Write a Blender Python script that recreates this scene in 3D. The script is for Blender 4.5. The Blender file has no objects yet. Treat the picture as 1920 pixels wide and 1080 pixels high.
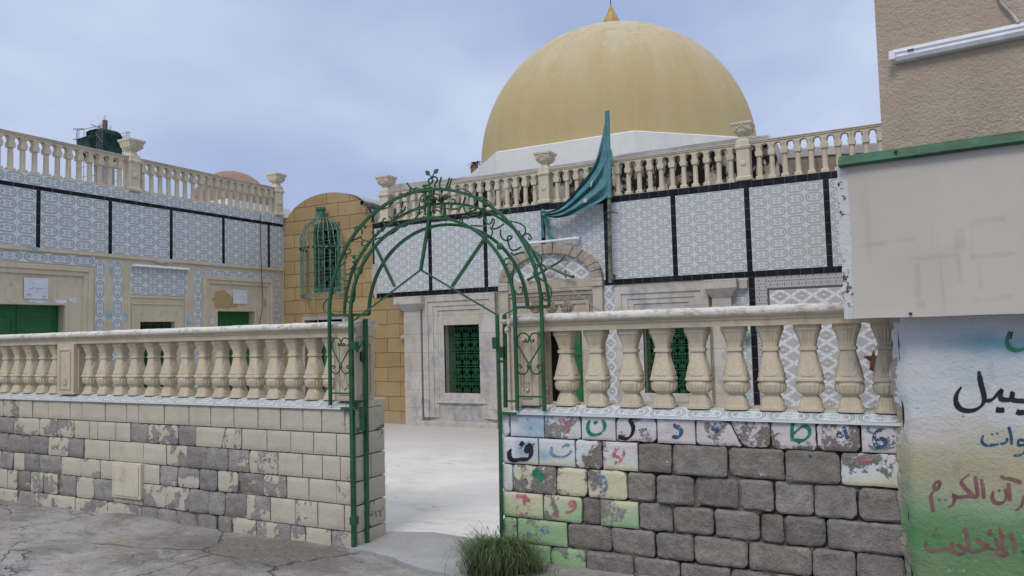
import bpy, bmesh, math, random
from mathutils import Vector, noise as mnoise
from mathutils.bvhtree import BVHTree
random.seed(7)
R_ = math.radians
C = bpy.context.scene.collection
SC = bpy.context.scene

# ------------------------------------------------------------------ camera
FPX, HEAD, PITCH, ROLL, EYE = 1406.66, R_(27.7018), R_(3.4038), R_(-1.5196), 1.6
_fw = Vector((-math.sin(HEAD)*math.cos(PITCH), math.cos(HEAD)*math.cos(PITCH), math.sin(PITCH)))
_r0 = Vector((math.cos(HEAD), math.sin(HEAD), 0)); _u0 = _r0.cross(_fw)
_cr, _sr = math.cos(ROLL), math.sin(ROLL)
_R = _cr*_r0 + _sr*_u0; _U = -_sr*_r0 + _cr*_u0
cam_d = bpy.data.cameras.new("camera"); cam = bpy.data.objects.new("camera", cam_d); C.objects.link(cam)
from mathutils import Matrix
m4 = Matrix.Identity(4)
for i in range(3):
    m4[i][0] = _R[i]; m4[i][1] = _U[i]; m4[i][2] = -_fw[i]; m4[i][3] = (0, 0, EYE)[i]
cam.matrix_world = m4
cam_d.sensor_width = 36; cam_d.lens = 36*FPX/1920; cam_d.clip_end = 3000; cam_d.clip_start = 0.05
SC.camera = cam

def P(px, py, ax, val):            # photo pixel -> point on the plane axis=val of the surveyed place
    d = (px-960)*_R - (py-540)*_U + FPX*_fw
    c = Vector((0, 0, EYE)); t = (val-c[ax])/d[ax]
    return c + t*d

# ------------------------------------------------------------------ node helper
class X:
    def __init__(s, nt, k): s.nt = nt; s.k = k
    def _m(s, op, *a, clamp=False):
        n = s.nt.nodes.new('ShaderNodeMath'); n.operation = op; n.use_clamp = clamp
        for i, v in enumerate((s,)+a):
            if isinstance(v, X): s.nt.links.new(v.k, n.inputs[i])
            else: n.inputs[i].default_value = v
        return X(s.nt, n.outputs[0])
    def __add__(s, o): return s._m('ADD', o)
    __radd__ = __add__
    def __mul__(s, o): return s._m('MULTIPLY', o)
    __rmul__ = __mul__
    def __sub__(s, o): return s._m('SUBTRACT', o)
    def __rsub__(s, o): return (s*-1.0)+o
    def __truediv__(s, o): return s._m('DIVIDE', o)
    def abs(s): return s._m('ABSOLUTE')
    def fract(s): return s._m('FRACT')
    def floor(s): return s._m('FLOOR')
    def sqrt(s): return s._m('SQRT')
    def sin(s): return s._m('SINE')
    def max(s, o): return s._m('MAXIMUM', o)
    def min(s, o): return s._m('MINIMUM', o)
    def lt(s, o): return s._m('LESS_THAN', o)
    def gt(s, o): return s._m('GREATER_THAN', o)
    def ss(s, lo, hi):
        n = s.nt.nodes.new('ShaderNodeMapRange'); n.interpolation_type = 'SMOOTHSTEP'
        for i, v in ((0, s), (1, lo), (2, hi)):
            if isinstance(v, X): s.nt.links.new(v.k, n.inputs[i])
            else: n.inputs[i].default_value = v
        return X(s.nt, n.outputs[0])

class Mat:
    def __init__(s, name, rough=0.8, spec=0.3, metal=0.0):
        s.m = bpy.data.materials.new(name); s.m.use_nodes = True; s.nt = s.m.node_tree
        s.b = s.nt.nodes['Principled BSDF']
        s.b.inputs['Roughness'].default_value = rough
        s.b.inputs['Specular IOR Level'].default_value = spec
        s.b.inputs['Metallic'].default_value = metal
    def n(s, t): return s.nt.nodes.new(t)
    def link(s, a, b): s.nt.links.new(a.k if isinstance(a, X) else a, b)
    def pos(s): return X(s.nt, s.n('ShaderNodeNewGeometry').outputs['Position'])
    def nrm(s): return X(s.nt, s.n('ShaderNodeNewGeometry').outputs['Normal'])
    def obj(s): return X(s.nt, s.n('ShaderNodeTexCoord').outputs['Object'])
    def uv(s): return X(s.nt, s.n('ShaderNodeTexCoord').outputs['UV'])
    def attr(s, nm, fac=False):
        a = s.n('ShaderNodeAttribute'); a.attribute_name = nm
        return X(s.nt, a.outputs['Fac' if fac else 'Color'])
    def sep(s, v):
        a = s.n('ShaderNodeSeparateXYZ'); s.link(v, a.inputs[0]); return [X(s.nt, o) for o in a.outputs]
    def comb(s, x, y, z=0.0):
        a = s.n('ShaderNodeCombineXYZ')
        for i, v in enumerate((x, y, z)):
            if isinstance(v, X): s.link(v, a.inputs[i])
            else: a.inputs[i].default_value = v
        return X(s.nt, a.outputs[0])
    def vmul(s, v, t):
        a = s.n('ShaderNodeVectorMath'); a.operation = 'MULTIPLY'; s.link(v, a.inputs[0])
        a.inputs[1].default_value = t; return X(s.nt, a.outputs[0])
    def noise(s, v, scale, detail=4, rough=0.55, dist=0.0):
        a = s.n('ShaderNodeTexNoise'); s.link(v, a.inputs['Vector'])
        a.inputs['Scale'].default_value = scale; a.inputs['Detail'].default_value = detail
        a.inputs['Roughness'].default_value = rough; a.inputs['Distortion'].default_value = dist
        return X(s.nt, a.outputs['Fac'])
    def vor(s, v, scale, feature='DISTANCE_TO_EDGE', out='Distance'):
        a = s.n('ShaderNodeTexVoronoi'); a.feature = feature; s.link(v, a.inputs['Vector'])
        a.inputs['Scale'].default_value = scale; return X(s.nt, a.outputs[out])
    def mix(s, f, a, b):
        n = s.n('ShaderNodeMix'); n.data_type = 'RGBA'
        for i, v in ((0, f), (6, a), (7, b)):
            if isinstance(v, X): s.link(v, n.inputs[i])
            elif i == 0: n.inputs[0].default_value = v
            else: n.inputs[i].default_value = (*v, 1)
        return X(s.nt, n.outputs[2])
    def col(s, c):
        if isinstance(c, X): s.link(c, s.b.inputs['Base Color'])
        else: s.b.inputs['Base Color'].default_value = (*c, 1)
    def bump(s, h, dist=0.01, strength=1.0):
        n = s.n('ShaderNodeBump'); s.link(h, n.inputs['Height'])
        n.inputs['Distance'].default_value = dist; n.inputs['Strength'].default_value = strength
        s.link(n.outputs['Normal'], s.b.inputs['Normal'])
    def rough(s, r): s.link(r, s.b.inputs['Roughness'])
    def warp(s, v, scale, amt):
        a = s.n('ShaderNodeTexNoise'); s.link(v, a.inputs['Vector']); a.inputs['Scale'].default_value = scale
        b = s.n('ShaderNodeVectorMath'); b.operation = 'MULTIPLY_ADD'
        s.link(a.outputs['Color'], b.inputs[0]); b.inputs[1].default_value = (amt,)*3; s.link(v, b.inputs[2])
        return X(s.nt, b.outputs[0])

# ------------------------------------------------------------------ world + sun + exposure
SUN_EL, SUN_AZ = R_(50), R_(178)     # azimuth clockwise from +Y
w = bpy.data.worlds.new("World"); SC.world = w; w.use_nodes = True
nt = w.node_tree; nt.nodes.clear()
out = nt.nodes.new('ShaderNodeOutputWorld'); bg = nt.nodes.new('ShaderNodeBackground')
nt.links.new(bg.outputs[0], out.inputs[0]); bg.inputs[1].default_value = 0.1
sky = nt.nodes.new('ShaderNodeTexSky'); sky.sky_type = 'NISHITA'; sky.sun_disc = False
sky.sun_elevation = SUN_EL; sky.sun_rotation = SUN_AZ
class WM(Mat):
    def __init__(s, nt): s.nt = nt
W = WM(nt)
dv = X(nt, nt.nodes.new('ShaderNodeTexCoord').outputs['Generated'])
dx, dy, dz = W.sep(dv)
el = dz.max(0.0)
pv = W.comb(dx/(el+0.35), dy/(el+0.35), 0.0)
cl = W.noise(W.warp(pv, 0.9, 0.35), 0.85, 4, 0.48)
cl2 = W.noise(pv, 2.2, 4, 0.5)
cf = (cl*0.85+cl2*0.15).ss(0.42, 0.66)
base = W.mix(el.ss(0.0, 0.55), (4.4, 5.2, 7.7), (3.5, 4.4, 7.0))
base = W.mix(0.12, base, X(nt, sky.outputs[0]))
cloud = W.mix(cf, base, (6.2, 7.1, 8.9))
zen = W.mix(el.ss(0.40, 0.85), cloud, (12.0, 12.3, 13.0))
nt.links.new(zen.k, bg.inputs[0])
sun_d = bpy.data.lights.new("sun", 'SUN'); sun_d.energy = 1.5; sun_d.angle = R_(20); sun_d.color = (1.0, 0.90, 0.76)
sun = bpy.data.objects.new("sun", sun_d); C.objects.link(sun)
sdir = Vector((math.sin(SUN_AZ)*math.cos(SUN_EL), math.cos(SUN_AZ)*math.cos(SUN_EL), math.sin(SUN_EL)))
sun.rotation_euler = sdir.to_track_quat('Z', 'Y').to_euler(); sun.location = sdir*40
SC.view_settings.view_transform = 'Standard'; SC.view_settings.look = 'None'
SC.view_settings.exposure = 0.0; SC.view_settings.gamma = 1.0

# ------------------------------------------------------------------ mesh helper
class MB:
    def __init__(s): s.v = []; s.f = []; s.u = []; s.cd = None
    def vert(s, p): s.v.append(tuple(p)); return len(s.v)-1
    def face(s, idx, uv=None): s.f.append(tuple(idx)); s.u.append(uv)
    def poly(s, pts, uv=None): s.face([s.vert(p) for p in pts], uv)
    def box(s, x0, x1, y0, y1, z0, z1):
        i = len(s.v)
        for x in (x0, x1):
            for y in (y0, y1):
                for z in (z0, z1): s.v.append((x, y, z))
        for q in ((0, 1, 3, 2), (4, 6, 7, 5), (0, 4, 5, 1), (2, 3, 7, 6), (0, 2, 6, 4), (1, 5, 7, 3)):
            s.face([i+k for k in q])
    def obox(s, o, ax, ay, az):           # corner + 3 edge vectors
        i = len(s.v); o = Vector(o); ax = Vector(ax); ay = Vector(ay); az = Vector(az)
        for a in (0, 1):
            for b in (0, 1):
                for c in (0, 1): s.v.append(tuple(o+a*ax+b*ay+c*az))
        for q in ((0, 1, 3, 2), (4, 6, 7, 5), (0, 4, 5, 1), (2, 3, 7, 6), (0, 2, 6, 4), (1, 5, 7, 3)):
            s.face([i+k for k in q])
    def loft(s, rings, cap=True, close=True):
        n = len(rings[0]); b = len(s.v)
        for r in rings: s.v.extend(tuple(p) for p in r)
        for j in range(len(rings)-1):
            for i in range(n if close else n-1):
                k = (i+1) % n
                s.face((b+j*n+i, b+j*n+k, b+(j+1)*n+k, b+(j+1)*n+i))
        if cap:
            s.face([b+i for i in range(n)][::-1]); e = b+(len(rings)-1)*n; s.face([e+i for i in range(n)])
    def lathe(s, c, prof, seg=16, cap=True):
        s.loft([[(c[0]+r*math.cos(2*math.pi*i/seg), c[1]+r*math.sin(2*math.pi*i/seg), c[2]+z) for i in range(seg)] for z, r in prof], cap)
    def tube(s, pts, r, seg=6, taper=None):
        pts = [Vector(p) for p in pts]; n = len(pts); rings = []
        t0 = (pts[1]-pts[0]).normalized()
        up = Vector((0, 0, 1)) if abs(t0.z) < 0.9 else Vector((1, 0, 0))
        a = t0.cross(up).normalized()
        for i, p in enumerate(pts):
            t = (pts[min(i+1, n-1)]-pts[max(i-1, 0)])
            if t.length < 1e-9: t = t0
            t = t.normalized(); a = (a - t*a.dot(t))
            if a.length < 1e-6: a = t.orthogonal()
            a.normalize(); b = t.cross(a)
            rr = r if taper is None else r*taper(i/(n-1))
            off = math.pi/seg
            rings.append([p+rr*(math.cos(2*math.pi*k/seg+off)*a+math.sin(2*math.pi*k/seg+off)*b) for k in range(seg)])
        s.loft(rings)
    def prism(s, poly, vec):
        v = Vector(vec); a = [s.vert(p) for p in poly]; b = [s.vert(Vector(p)+v) for p in poly]; n = len(a)
        s.face(a[::-1]); s.face(b)
        for i in range(n): k = (i+1) % n; s.face((a[i], a[k], b[k], b[i]))
    def sphere(s, c, r, seg=12, rings=8, sc=(1, 1, 1)):
        rs = []
        for j in range(1, rings):
            t = math.pi*j/rings
            rs.append([(c[0]+sc[0]*r*math.sin(t)*math.cos(2*math.pi*i/seg), c[1]+sc[1]*r*math.sin(t)*math.sin(2*math.pi*i/seg), c[2]-sc[2]*r*math.cos(t)) for i in range(seg)])
        s.loft(rs)
    def build(s, name, mat, parent=None, org=(0, 0, 0), smooth=False, bevel=0.0, fix=True):
        o_ = Vector(org)
        me = bpy.data.meshes.new(name)
        me.from_pydata([tuple(Vector(p)-o_) for p in s.v], [], s.f)
        if any(u is not None for u in s.u):
            L = me.uv_layers.new(name='UVMap').data
            for p, u in zip(me.polygons, s.u):
                if u:
                    for k, li in enumerate(p.loop_indices): L[li].uv = u[k]
        if s.cd:
            for nm, (kind, data) in s.cd.items():
                a = me.attributes.new(nm, 'FLOAT_COLOR' if kind == 'c' else 'FLOAT', 'POINT')
                for i, d in enumerate(data):
                    if kind == 'c': a.data[i].color = (*d, 1)
                    else: a.data[i].value = d
        if fix:
            bm = bmesh.new(); bm.from_mesh(me); bmesh.ops.recalc_face_normals(bm, faces=bm.faces); bm.to_mesh(me); bm.free()
        if smooth:
            for p in me.polygons: p.use_smooth = True
            if smooth != 'all': me.set_sharp_from_angle(angle=R_(smooth if smooth is not True else 40))
        me.materials.append(mat.m if isinstance(mat, Mat) else mat)
        o = bpy.data.objects.new(name, me); C.objects.link(o)
        if bevel:
            md = o.modifiers.new('bevel', 'BEVEL'); md.width = bevel; md.segments = 2; md.limit_method = 'ANGLE'; md.angle_limit = R_(40)
        if parent is not None: o.parent = parent
        elif tuple(org) != (0, 0, 0): o.location = o_
        return o

def thing(name, label, cat, loc, group=None):
    o = bpy.data.objects.new(name, None); C.objects.link(o); o.location = loc; o.empty_display_size = 0.1
    o['label'] = label; o['category'] = cat
    if group: o['group'] = group
    return o
def tag(o, label, cat, group=None):
    o['label'] = label; o['category'] = cat
    if group: o['group'] = group
    return o
def struct(o): o['kind'] = 'structure'; return o
def copy_part(src, parent, loc):
    c = src.copy(); C.objects.link(c); c.parent = parent; c.location = loc
    return c
def smoothpts(pts, sub=6):
    pts = [Vector(p) for p in pts]; n = len(pts)
    if n < 3: return pts
    o = []
    for i in range(n-1):
        p0, p1, p2, p3 = pts[max(i-1, 0)], pts[i], pts[i+1], pts[min(i+2, n-1)]
        for k in range(sub):
            t = k/sub
            o.append(0.5*((2*p1)+(p2-p0)*t+(2*p0-5*p1+4*p2-p3)*t*t+(3*p1-p0-3*p2+p3)*t**3))
    o.append(pts[-1]); return o
def nz(x, y, z=0.0): return mnoise.noise(Vector((x, y, z)))
def sst(x, a, b):
    t = min(1, max(0, (x-a)/(b-a))); return t*t*(3-2*t)

# key planes of the surveyed place
YW = 4.545        # front of the low wall
YF = 11.088       # shrine front
XL = -10.96       # left building front
def FX(px, py, Y=YF): q = P(px, py, 1, Y); return q.x, q.z
def LY(px, py): q = P(px, py, 0, XL); return q.y, q.z
# ------------------------------------------------------------------ materials
def simple(name, c, rough=0.7, spec=0.3, var=0.12, scale=6, bump=0.0, bscale=40, metal=0.0, c2=None):
    m = Mat(name, rough, spec, metal); p = m.pos(); n = m.noise(p, scale, 5, 0.6)
    d = c2 if c2 else tuple(v*(1-var*2.2) for v in c)
    m.col(m.mix(n.ss(0.3, 0.7), d, tuple(min(1, v*(1+var)) for v in c)))
    if bump: m.bump(m.noise(p, bscale, 4, 0.6), bump)
    return m

def stone_paint(name):                 # block walls: bare stone under old paint that has come away in flakes
    m = Mat(name, 0.85, 0.2); p = m.pos()
    paint = m.attr('paint'); under = m.attr('under'); stone = m.attr('stone'); peel = m.attr('peel', True)
    pw = m.warp(p, 9, 0.05)
    n = m.noise(m.warp(pw, 40, .012), 5.6, 8, 0.66)*0.80+m.noise(p, 38, 5, 0.65)*0.20
    n = (n-0.5)*2.2+0.5
    chips = m.noise(m.warp(p, 30, .02), 48, 3, 0.5).gt(0.735)
    t = peel
    k_paint = (n-t).ss(-0.012, 0.012)*(1-chips)
    k_under = (n-t+0.03).ss(-0.012, 0.012)
    sn = m.noise(p, 11, 6, 0.7); sf = m.noise(p, 90, 3, 0.6)
    sc = m.mix(sn.ss(0.3, 0.72), m.mix(0.40, stone, (0.05, 0.045, 0.042)), m.mix(0.30, stone, (0.36, 0.34, 0.33)))
    sc = m.mix(m.noise(p, 2.6, 4).ss(0.42, 0.68)*0.5, sc, m.mix(0.5, stone, (0.13, 0.105, 0.085)))
    sc = m.mix(sf.ss(0.45, 0.7)*0.4, sc, (0.09, 0.08, 0.075))
    dirt = m.noise(m.vmul(p, (1, 1, 0.45)), 5, 6, 0.65)
    pc = m.mix(dirt.ss(0.45, 0.8)*0.5, paint, m.mix(0.55, paint, (0.24, 0.20, 0.14)))
    pc = m.mix(m.noise(p, 70, 3).ss(0.6, 0.75)*0.25, pc, (0.2, 0.17, 0.13))
    c = m.mix(k_under, sc, under); c = m.mix(k_paint, c, pc); m.col(c)
    h = k_paint*0.45+k_under*0.15+(sn*0.8+sf*0.35+m.noise(p, 28, 4)*0.5)*(1-k_paint*0.62)
    m.bump(h+m.noise(p, 55, 5, .7)*0.8*(1-k_paint*0.6), 0.014, 1.0); return m

M_block = stone_paint('flaking painted stone')

def mk_cream(name, c, dark, top=None, topz=0):
    m = Mat(name, 0.75, 0.25); p = m.pos()
    n = m.noise(p, 3.2, 6, 0.62); st = m.noise(m.vmul(p, (1, 1, .25)), 14, 5, 0.65)
    col = m.mix(n.ss(0.32, 0.7)*0.7, c, tuple(v*0.83 for v in c))
    col = m.mix(st.ss(0.5, 0.74)*0.7, col, dark)
    col = m.mix(m.noise(p, 8.5, 6, .7).ss(.58, .66)*0.45, col, m.mix(.5, dark, (0.2, .17, .13)))
    col = m.mix(m.noise(p, 60, 3).ss(0.62, 0.72)*0.4, col, tuple(min(1, v*1.2+0.04) for v in c))
    if top:
        nz_ = m.sep(m.nrm())[2]; x, y, z = m.sep(p)
        fl = m.noise(m.warp(m.vmul(p, (1, 1, 2.2)), 14, .06), 26, 6, 0.7)
        k = (z+(fl-0.5)*0.030).ss(topz-0.003, topz+0.003)
        wt = m.mix((fl*0.5+m.noise(p, 9, 4)*0.5).ss(0.38, 0.52), (0.33, 0.315, 0.295), top)
        wt = m.mix(m.noise(p, 95, 2).ss(0.6, 0.68)*0.6, wt, (0.2, 0.18, 0.16))
        col = m.mix(k, col, wt)
    m.col(col); m.bump(n*0.5+m.noise(p, 45, 5, 0.65)*0.6, 0.006, 0.8); return m
CREAM = (0.52, 0.465, 0.36)
M_cream = mk_cream('cream painted concrete', CREAM, (0.42, 0.31, 0.18))
M_cream_pale = mk_cream('pale cream painted concrete', (0.56, 0.515, 0.415), (0.37, 0.31, 0.22))
M_rail = mk_cream('cream rail with weathered top', (0.52, 0.46, 0.345), (0.37, 0.29, 0.18), (0.58, 0.575, 0.555), 1.678)

def oval_tile(name, ring=(0.275, 0.31, 0.325), bg=(0.53, 0.595, 0.645), ink=(0.235, 0.285, 0.345), white=(0.66, 0.70, 0.735)):
    m = Mat(name, 0.36, 0.22); u, v, _ = m.sep(m.uv())
    fu = u.fract()-0.5; fv = v.fract()-0.5
    ax = (fu*1.62).abs(); ay = fv.abs()
    qx = (ax-0.31).max(0.0); d = (qx*qx+ay*ay).sqrt()-0.452
    orn = m.comb(ax*9.0, ay*9.0, 1.7)
    o1 = m.noise(orn, 1.0, 2, 0.5); o2 = m.noise(m.comb(ax*20, ay*20, 4.2), 1.0, 1, 0.5)
    inner = (1-d.ss(-0.215, -0.195))
    ik = (o1*0.5+o2*0.5).ss(0.455, 0.50)*inner
    cen = 1-((ax*ax+ay*ay).sqrt()).ss(0.16, 0.3)
    c = m.mix((o2.ss(0.45, 0.62))*0.35*(d.ss(0.02, 0.05)), bg, (0.47, 0.52, 0.60))
    c = m.mix(1-d.ss(-0.012, 0.012), c, ring)                                # outer grey ring
    c = m.mix((1-(d+.075).abs().ss(.012, .03))*.5, c, white)
    c = m.mix(1-d.ss(-0.165, -0.145), c, white)
    c = m.mix(ik*0.85, c, ink); c = m.mix(cen*0.35, c, (0.33, 0.39, 0.47))
    star = 1-((0.81-ax).max(0.0)+(0.5-ay)).ss(0.05, 0.16)
    c = m.mix(star*0.30, c, (0.66, 0.69, 0.73))
    gx = (0.5-fu.abs()); gy = (0.5-fv.abs()); g = (gx*1.6).min(gy)
    c = m.mix((1-g.ss(0.004, 0.014))*0.5, c, (0.36, 0.37, 0.38))
    wn = m.comb(u.floor(), v.floor(), 0.0); a = m.n('ShaderNodeTexWhiteNoise'); m.link(wn, a.inputs[0])
    c = m.mix(X(m.nt, a.outputs['Value'])*0.12, c, (0.42, 0.43, 0.44))
    p = m.pos(); dn = m.noise(p, 2.2, 6, 0.65)
    c = m.mix(dn.ss(0.5, 0.8)*0.35, c, (0.40, 0.38, 0.33))
    m.col(c); m.bump(g.ss(0.0, 0.03)+m.noise(p, 6, 2)*0.3, 0.002, 0.6)
    return m
M_oval = oval_tile('oval medallion tile')
M_oval_l = oval_tile('oval medallion tile older', ring=(0.245, 0.285, 0.32), bg=(0.575, 0.655, 0.715), ink=(0.18, 0.23, 0.295), white=(0.69, 0.735, 0.77))

def diamond_tile(name, line=(0.26, 0.235, 0.225), bg=(0.66, 0.70, 0.755)):
    m = Mat(name, 0.36, 0.22); u, v, _ = m.sep(m.uv())
    ax = (u.fract()-0.5).abs(); ay = (v.fract()-0.5).abs(); s = ax+ay
    o1 = m.noise(m.comb(ax*17, ay*17, 3.1), 1.0, 2, 0.6); o2 = m.noise(m.comb(ax*31, ay*31, 8.0), 1.0, 1, 0.5)
    mot = (o1-0.5).abs().ss(0.02, 0.05)
    dm = 1-s.ss(0.355, 0.37); cr = s.ss(0.63, 0.645)
    c = m.mix(dm.max(cr)*(0.14+mot*0.72), bg, line)
    c = m.mix((1-(s-0.40).abs().ss(0.005, 0.013))*0.75, c, line)
    c = m.mix((1-(s-0.60).abs().ss(0.005, 0.013))*0.75, c, line)
    c = m.mix((1-(ax-.25).abs().ss(0.05, 0.07))*(1-(ay-.25).abs().ss(0.02, 0.035))*0.55, c, line)
    c = m.mix((1-s.ss(0.07, 0.09))*0.8, c, bg)
    g = (0.5-ax).min(0.5-ay); c = m.mix((1-g.ss(0.006, 0.016))*0.7, c, (0.40, 0.40, 0.41))
    m.col(c); m.bump(g.ss(0.0, 0.03), 0.002, 0.5); return m
M_diamond = diamond_tile('diamond lattice tile')
M_cross = diamond_tile('cross lattice tile', line=(0.25, 0.265, 0.285), bg=(0.64, 0.69, 0.75))
def border_tile():
    m = Mat('small border tile', 0.25, 0.5); u, v, _ = m.sep(m.uv())
    ax = (u.fract()-0.5).abs(); ay = (v.fract()-0.5).abs()
    o1 = m.noise(m.comb(ax*11, ay*11, 6.4), 1.0, 2, 0.5)
    k = (1-(o1-0.5).abs().ss(0.04, 0.09)).max((1-(ax+ay).ss(0.16, 0.2)))
    c = m.mix(k*0.9, (0.60, 0.63, 0.67), (0.19, 0.15, 0.145))
    c = m.mix(ay.ss(0.43, 0.45)*0.8, c, (0.2, 0.18, 0.18)); m.col(c); return m
M_border = border_tile()
def black_tile():
    m = Mat('black glazed tile', 0.3, 0.18); u, v, _ = m.sep(m.uv())
    g = (0.5-(u.fract()-0.5).abs())
    c = m.mix(1-g.ss(0.012, 0.03), m.mix(m.noise(m.pos(), 5, 3).ss(.4, .7), (0.006, 0.007, 0.012), (0.016, 0.018, 0.026)), (0.10, 0.10, 0.10)); m.col(c); return m
M_black = black_tile()

def marble(name, base=(0.47, 0.46, 0.44), vein=(0.255, 0.275, 0.325), warm=(0.44, 0.385, 0.315)):
    m = Mat(name, 0.55, 0.25); p = m.pos(); w_ = m.warp(p, 2.2, 0.5)
    n = m.noise(w_, 3.0, 7, 0.66); n2 = m.noise(m.vmul(w_, (1, 1, .8)), 4.2, 7, 0.7)
    c = m.mix(n.ss(0.36, 0.62), base, tuple(v*1.12 for v in base))
    c = m.mix((n2.ss(0.46, 0.66))*0.8, c, vein)
    c = m.mix(m.noise(p, 1.7, 5).ss(0.46, 0.7)*0.7, c, warm)
    x, y, z = m.sep(p); uu = x*2.0+(z*3.1).floor()*0.37
    j = ((uu.fract()-0.5).abs()).gt(0.494).max(((z*3.1).fract()-0.5).abs().gt(0.490))
    c = m.mix(j*0.5, c, (0.22, 0.20, 0.18))
    wn = m.n('ShaderNodeTexWhiteNoise'); m.link(m.comb((uu).floor(), (z*3.1).floor(), 0.0), wn.inputs[0]); q = X(m.nt, wn.outputs['Value'])
    c = m.mix(q.ss(.45, 1.0)*0.45, c, m.mix(.5, c, vein)); c = m.mix((1-q.ss(.0, .4))*0.35, c, warm)
    c = m.mix(m.noise(p, 14, 6, .7).ss(.5, .7)*0.3, c, (0.3, 0.29, 0.28))
    m.col(c); m.bump(n2+m.noise(p, 50, 3)*0.4-j*2.0, 0.004, 0.6); return m
M_marble = marble('veined marble')
M_sand = marble('weathered cream marble', (0.43, 0.40, 0.35), (0.30, 0.275, 0.25), (0.39, 0.325, 0.24))
def carved():
    m = Mat('carved stone', 0.7, 0.3); p = m.pos()
    a = m.noise(p, 60, 2, 0.5); k = (a-0.5).abs().ss(0.02, 0.08)
    m.col(m.mix(k, (0.27, 0.225, 0.18), (0.44, 0.40, 0.34))); m.bump(k, 0.01, 1.0); return m
M_carved = carved()

def ochre():
    m = Mat('ochre painted masonry', 0.85, 0.2); p = m.pos(); x, y, z = m.sep(p)
    br = m.n('ShaderNodeTexBrick'); m.link(m.warp(m.comb(x, z, 0.0), 3.0, 0.035), br.inputs['Vector'])
    br.inputs['Scale'].default_value = 1.0; br.inputs['Brick Width'].default_value = 0.56; br.inputs['Row Height'].default_value = 0.262
    br.inputs['Mortar Size'].default_value = 0.006; br.inputs['Mortar Smooth'].default_value = 0.35
    br.inputs['Color1'].default_value = (0.31, 0.225, 0.118, 1); br.inputs['Color2'].default_value = (0.365, 0.275, 0.155, 1)
    br.inputs['Mortar'].default_value = (0.125, 0.07, 0.028, 1)
    n = m.noise(p, 5, 6, 0.65); n2 = m.noise(p, 1.2, 4)
    c = m.mix(n.ss(0.4, 0.75)*0.5, X(m.nt, br.outputs['Color']), (0.26, 0.175, 0.08))
    c = m.mix(n2.ss(0.5, 0.75)*0.3, c, (0.46, 0.36, 0.22))
    lo = (1-(z+m.noise(p, 4, 4)*0.5).ss(0.25, 0.75)); c = m.mix(lo*0.45, c, (0.40, 0.33, 0.25))
    m.col(c); m.bump((1-X(m.nt, br.outputs['Fac']))*1.2+m.noise(p, 22, 5, .7)*0.6, 0.012, 0.9); return m
M_ochre = ochre()
def plaster(name, c, c2, bs=30, bd=0.01, stain=(0.3, 0.29, 0.28), sa=0.4):
    m = Mat(name, 0.88, 0.2); p = m.pos(); n = m.noise(p, 1.6, 6, 0.65); v = m.noise(m.vmul(p, (1, 1, .18)), 5, 6, 0.7)
    k = m.mix(n.ss(0.35, 0.68), c, c2); k = m.mix(v.ss(0.5, 0.78)*sa, k, stain)
    m.col(k); m.bump(m.noise(p, bs, 5, 0.65)+m.noise(p, bs*0.4, 4)*0.5, bd, 0.9); return m
M_white = plaster('whitewashed plaster', (0.62, 0.64, 0.66), (0.68, 0.69, 0.70), 18, 0.006, (0.46, 0.47, 0.48), 0.3)
M_greyplaster = plaster('weathered grey plaster', (0.40, 0.40, 0.41), (0.27, 0.265, 0.27), 14, 0.012, (0.17, 0.165, 0.16), 0.6)
M_parapet = plaster('dirty parapet render', (0.20, 0.17, 0.15), (0.32, 0.30, 0.28), 16, 0.012, (0.03, 0.026, 0.024), 0.9)
def patchy():
    m = Mat('soot stained parapet render', 0.9, 0.1); p = m.pos()
    n = m.noise(m.vmul(p, (1, 1, .35)), 3.1, 5, 0.7)
    c = m.mix(n.ss(0.44, 0.5), (0.36, 0.335, 0.31), (0.012, 0.011, 0.011))
    c = m.mix(m.noise(p, 7, 4).ss(0.52, 0.62)*0.6, c, (0.22, 0.17, 0.14)); m.col(c); m.bump(n, 0.02); return m
M_soot = patchy()
M_rough = plaster('rough cast render', (0.40, 0.335, 0.26), (0.47, 0.405, 0.325), 62, 0.014, (0.31, 0.26, 0.205), 0.4)
def court():
    m = Mat('pale courtyard cement floor', 0.7, 0.3); p = m.pos()
    n = m.noise(m.warp(p, .9, .8), 1.1, 6, 0.6); s = m.noise(m.vmul(m.warp(p, 2, .3), (1, 3.2, 1)), 2.2, 6, 0.7)
    x, y, z = m.sep(p)
    c = m.mix(n.ss(0.3, 0.7), (0.50, 0.505, 0.515), (0.60, 0.603, 0.61))
    c = m.mix(s.ss(0.52, 0.70)*0.6, c, (0.40, 0.365, 0.335))
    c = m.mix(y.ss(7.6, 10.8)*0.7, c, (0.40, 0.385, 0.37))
    jx = ((x*0.42+.17).fract()-.5).abs().gt(.4955).max(((y*0.42+.31).fract()-.5).abs().gt(.4955)); c = m.mix(jx*0.3*m.noise(p, 2, 3).ss(.4, .6), c, (0.30, 0.28, 0.26))
    c = m.mix(m.noise(m.warp(p, 1.5, .4), .8, 5, .7).ss(0.55, 0.62)*0.35, c, (0.44, 0.42, 0.40))
    c = m.mix(m.noise(p, 9, 3).gt(0.70)*0.6, c, (0.28, 0.25, 0.23))
    m.col(c); m.bump(n*0.5+m.noise(p, 40, 4)*0.3, 0.006, 0.6); return m
M_courtf = court()
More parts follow.
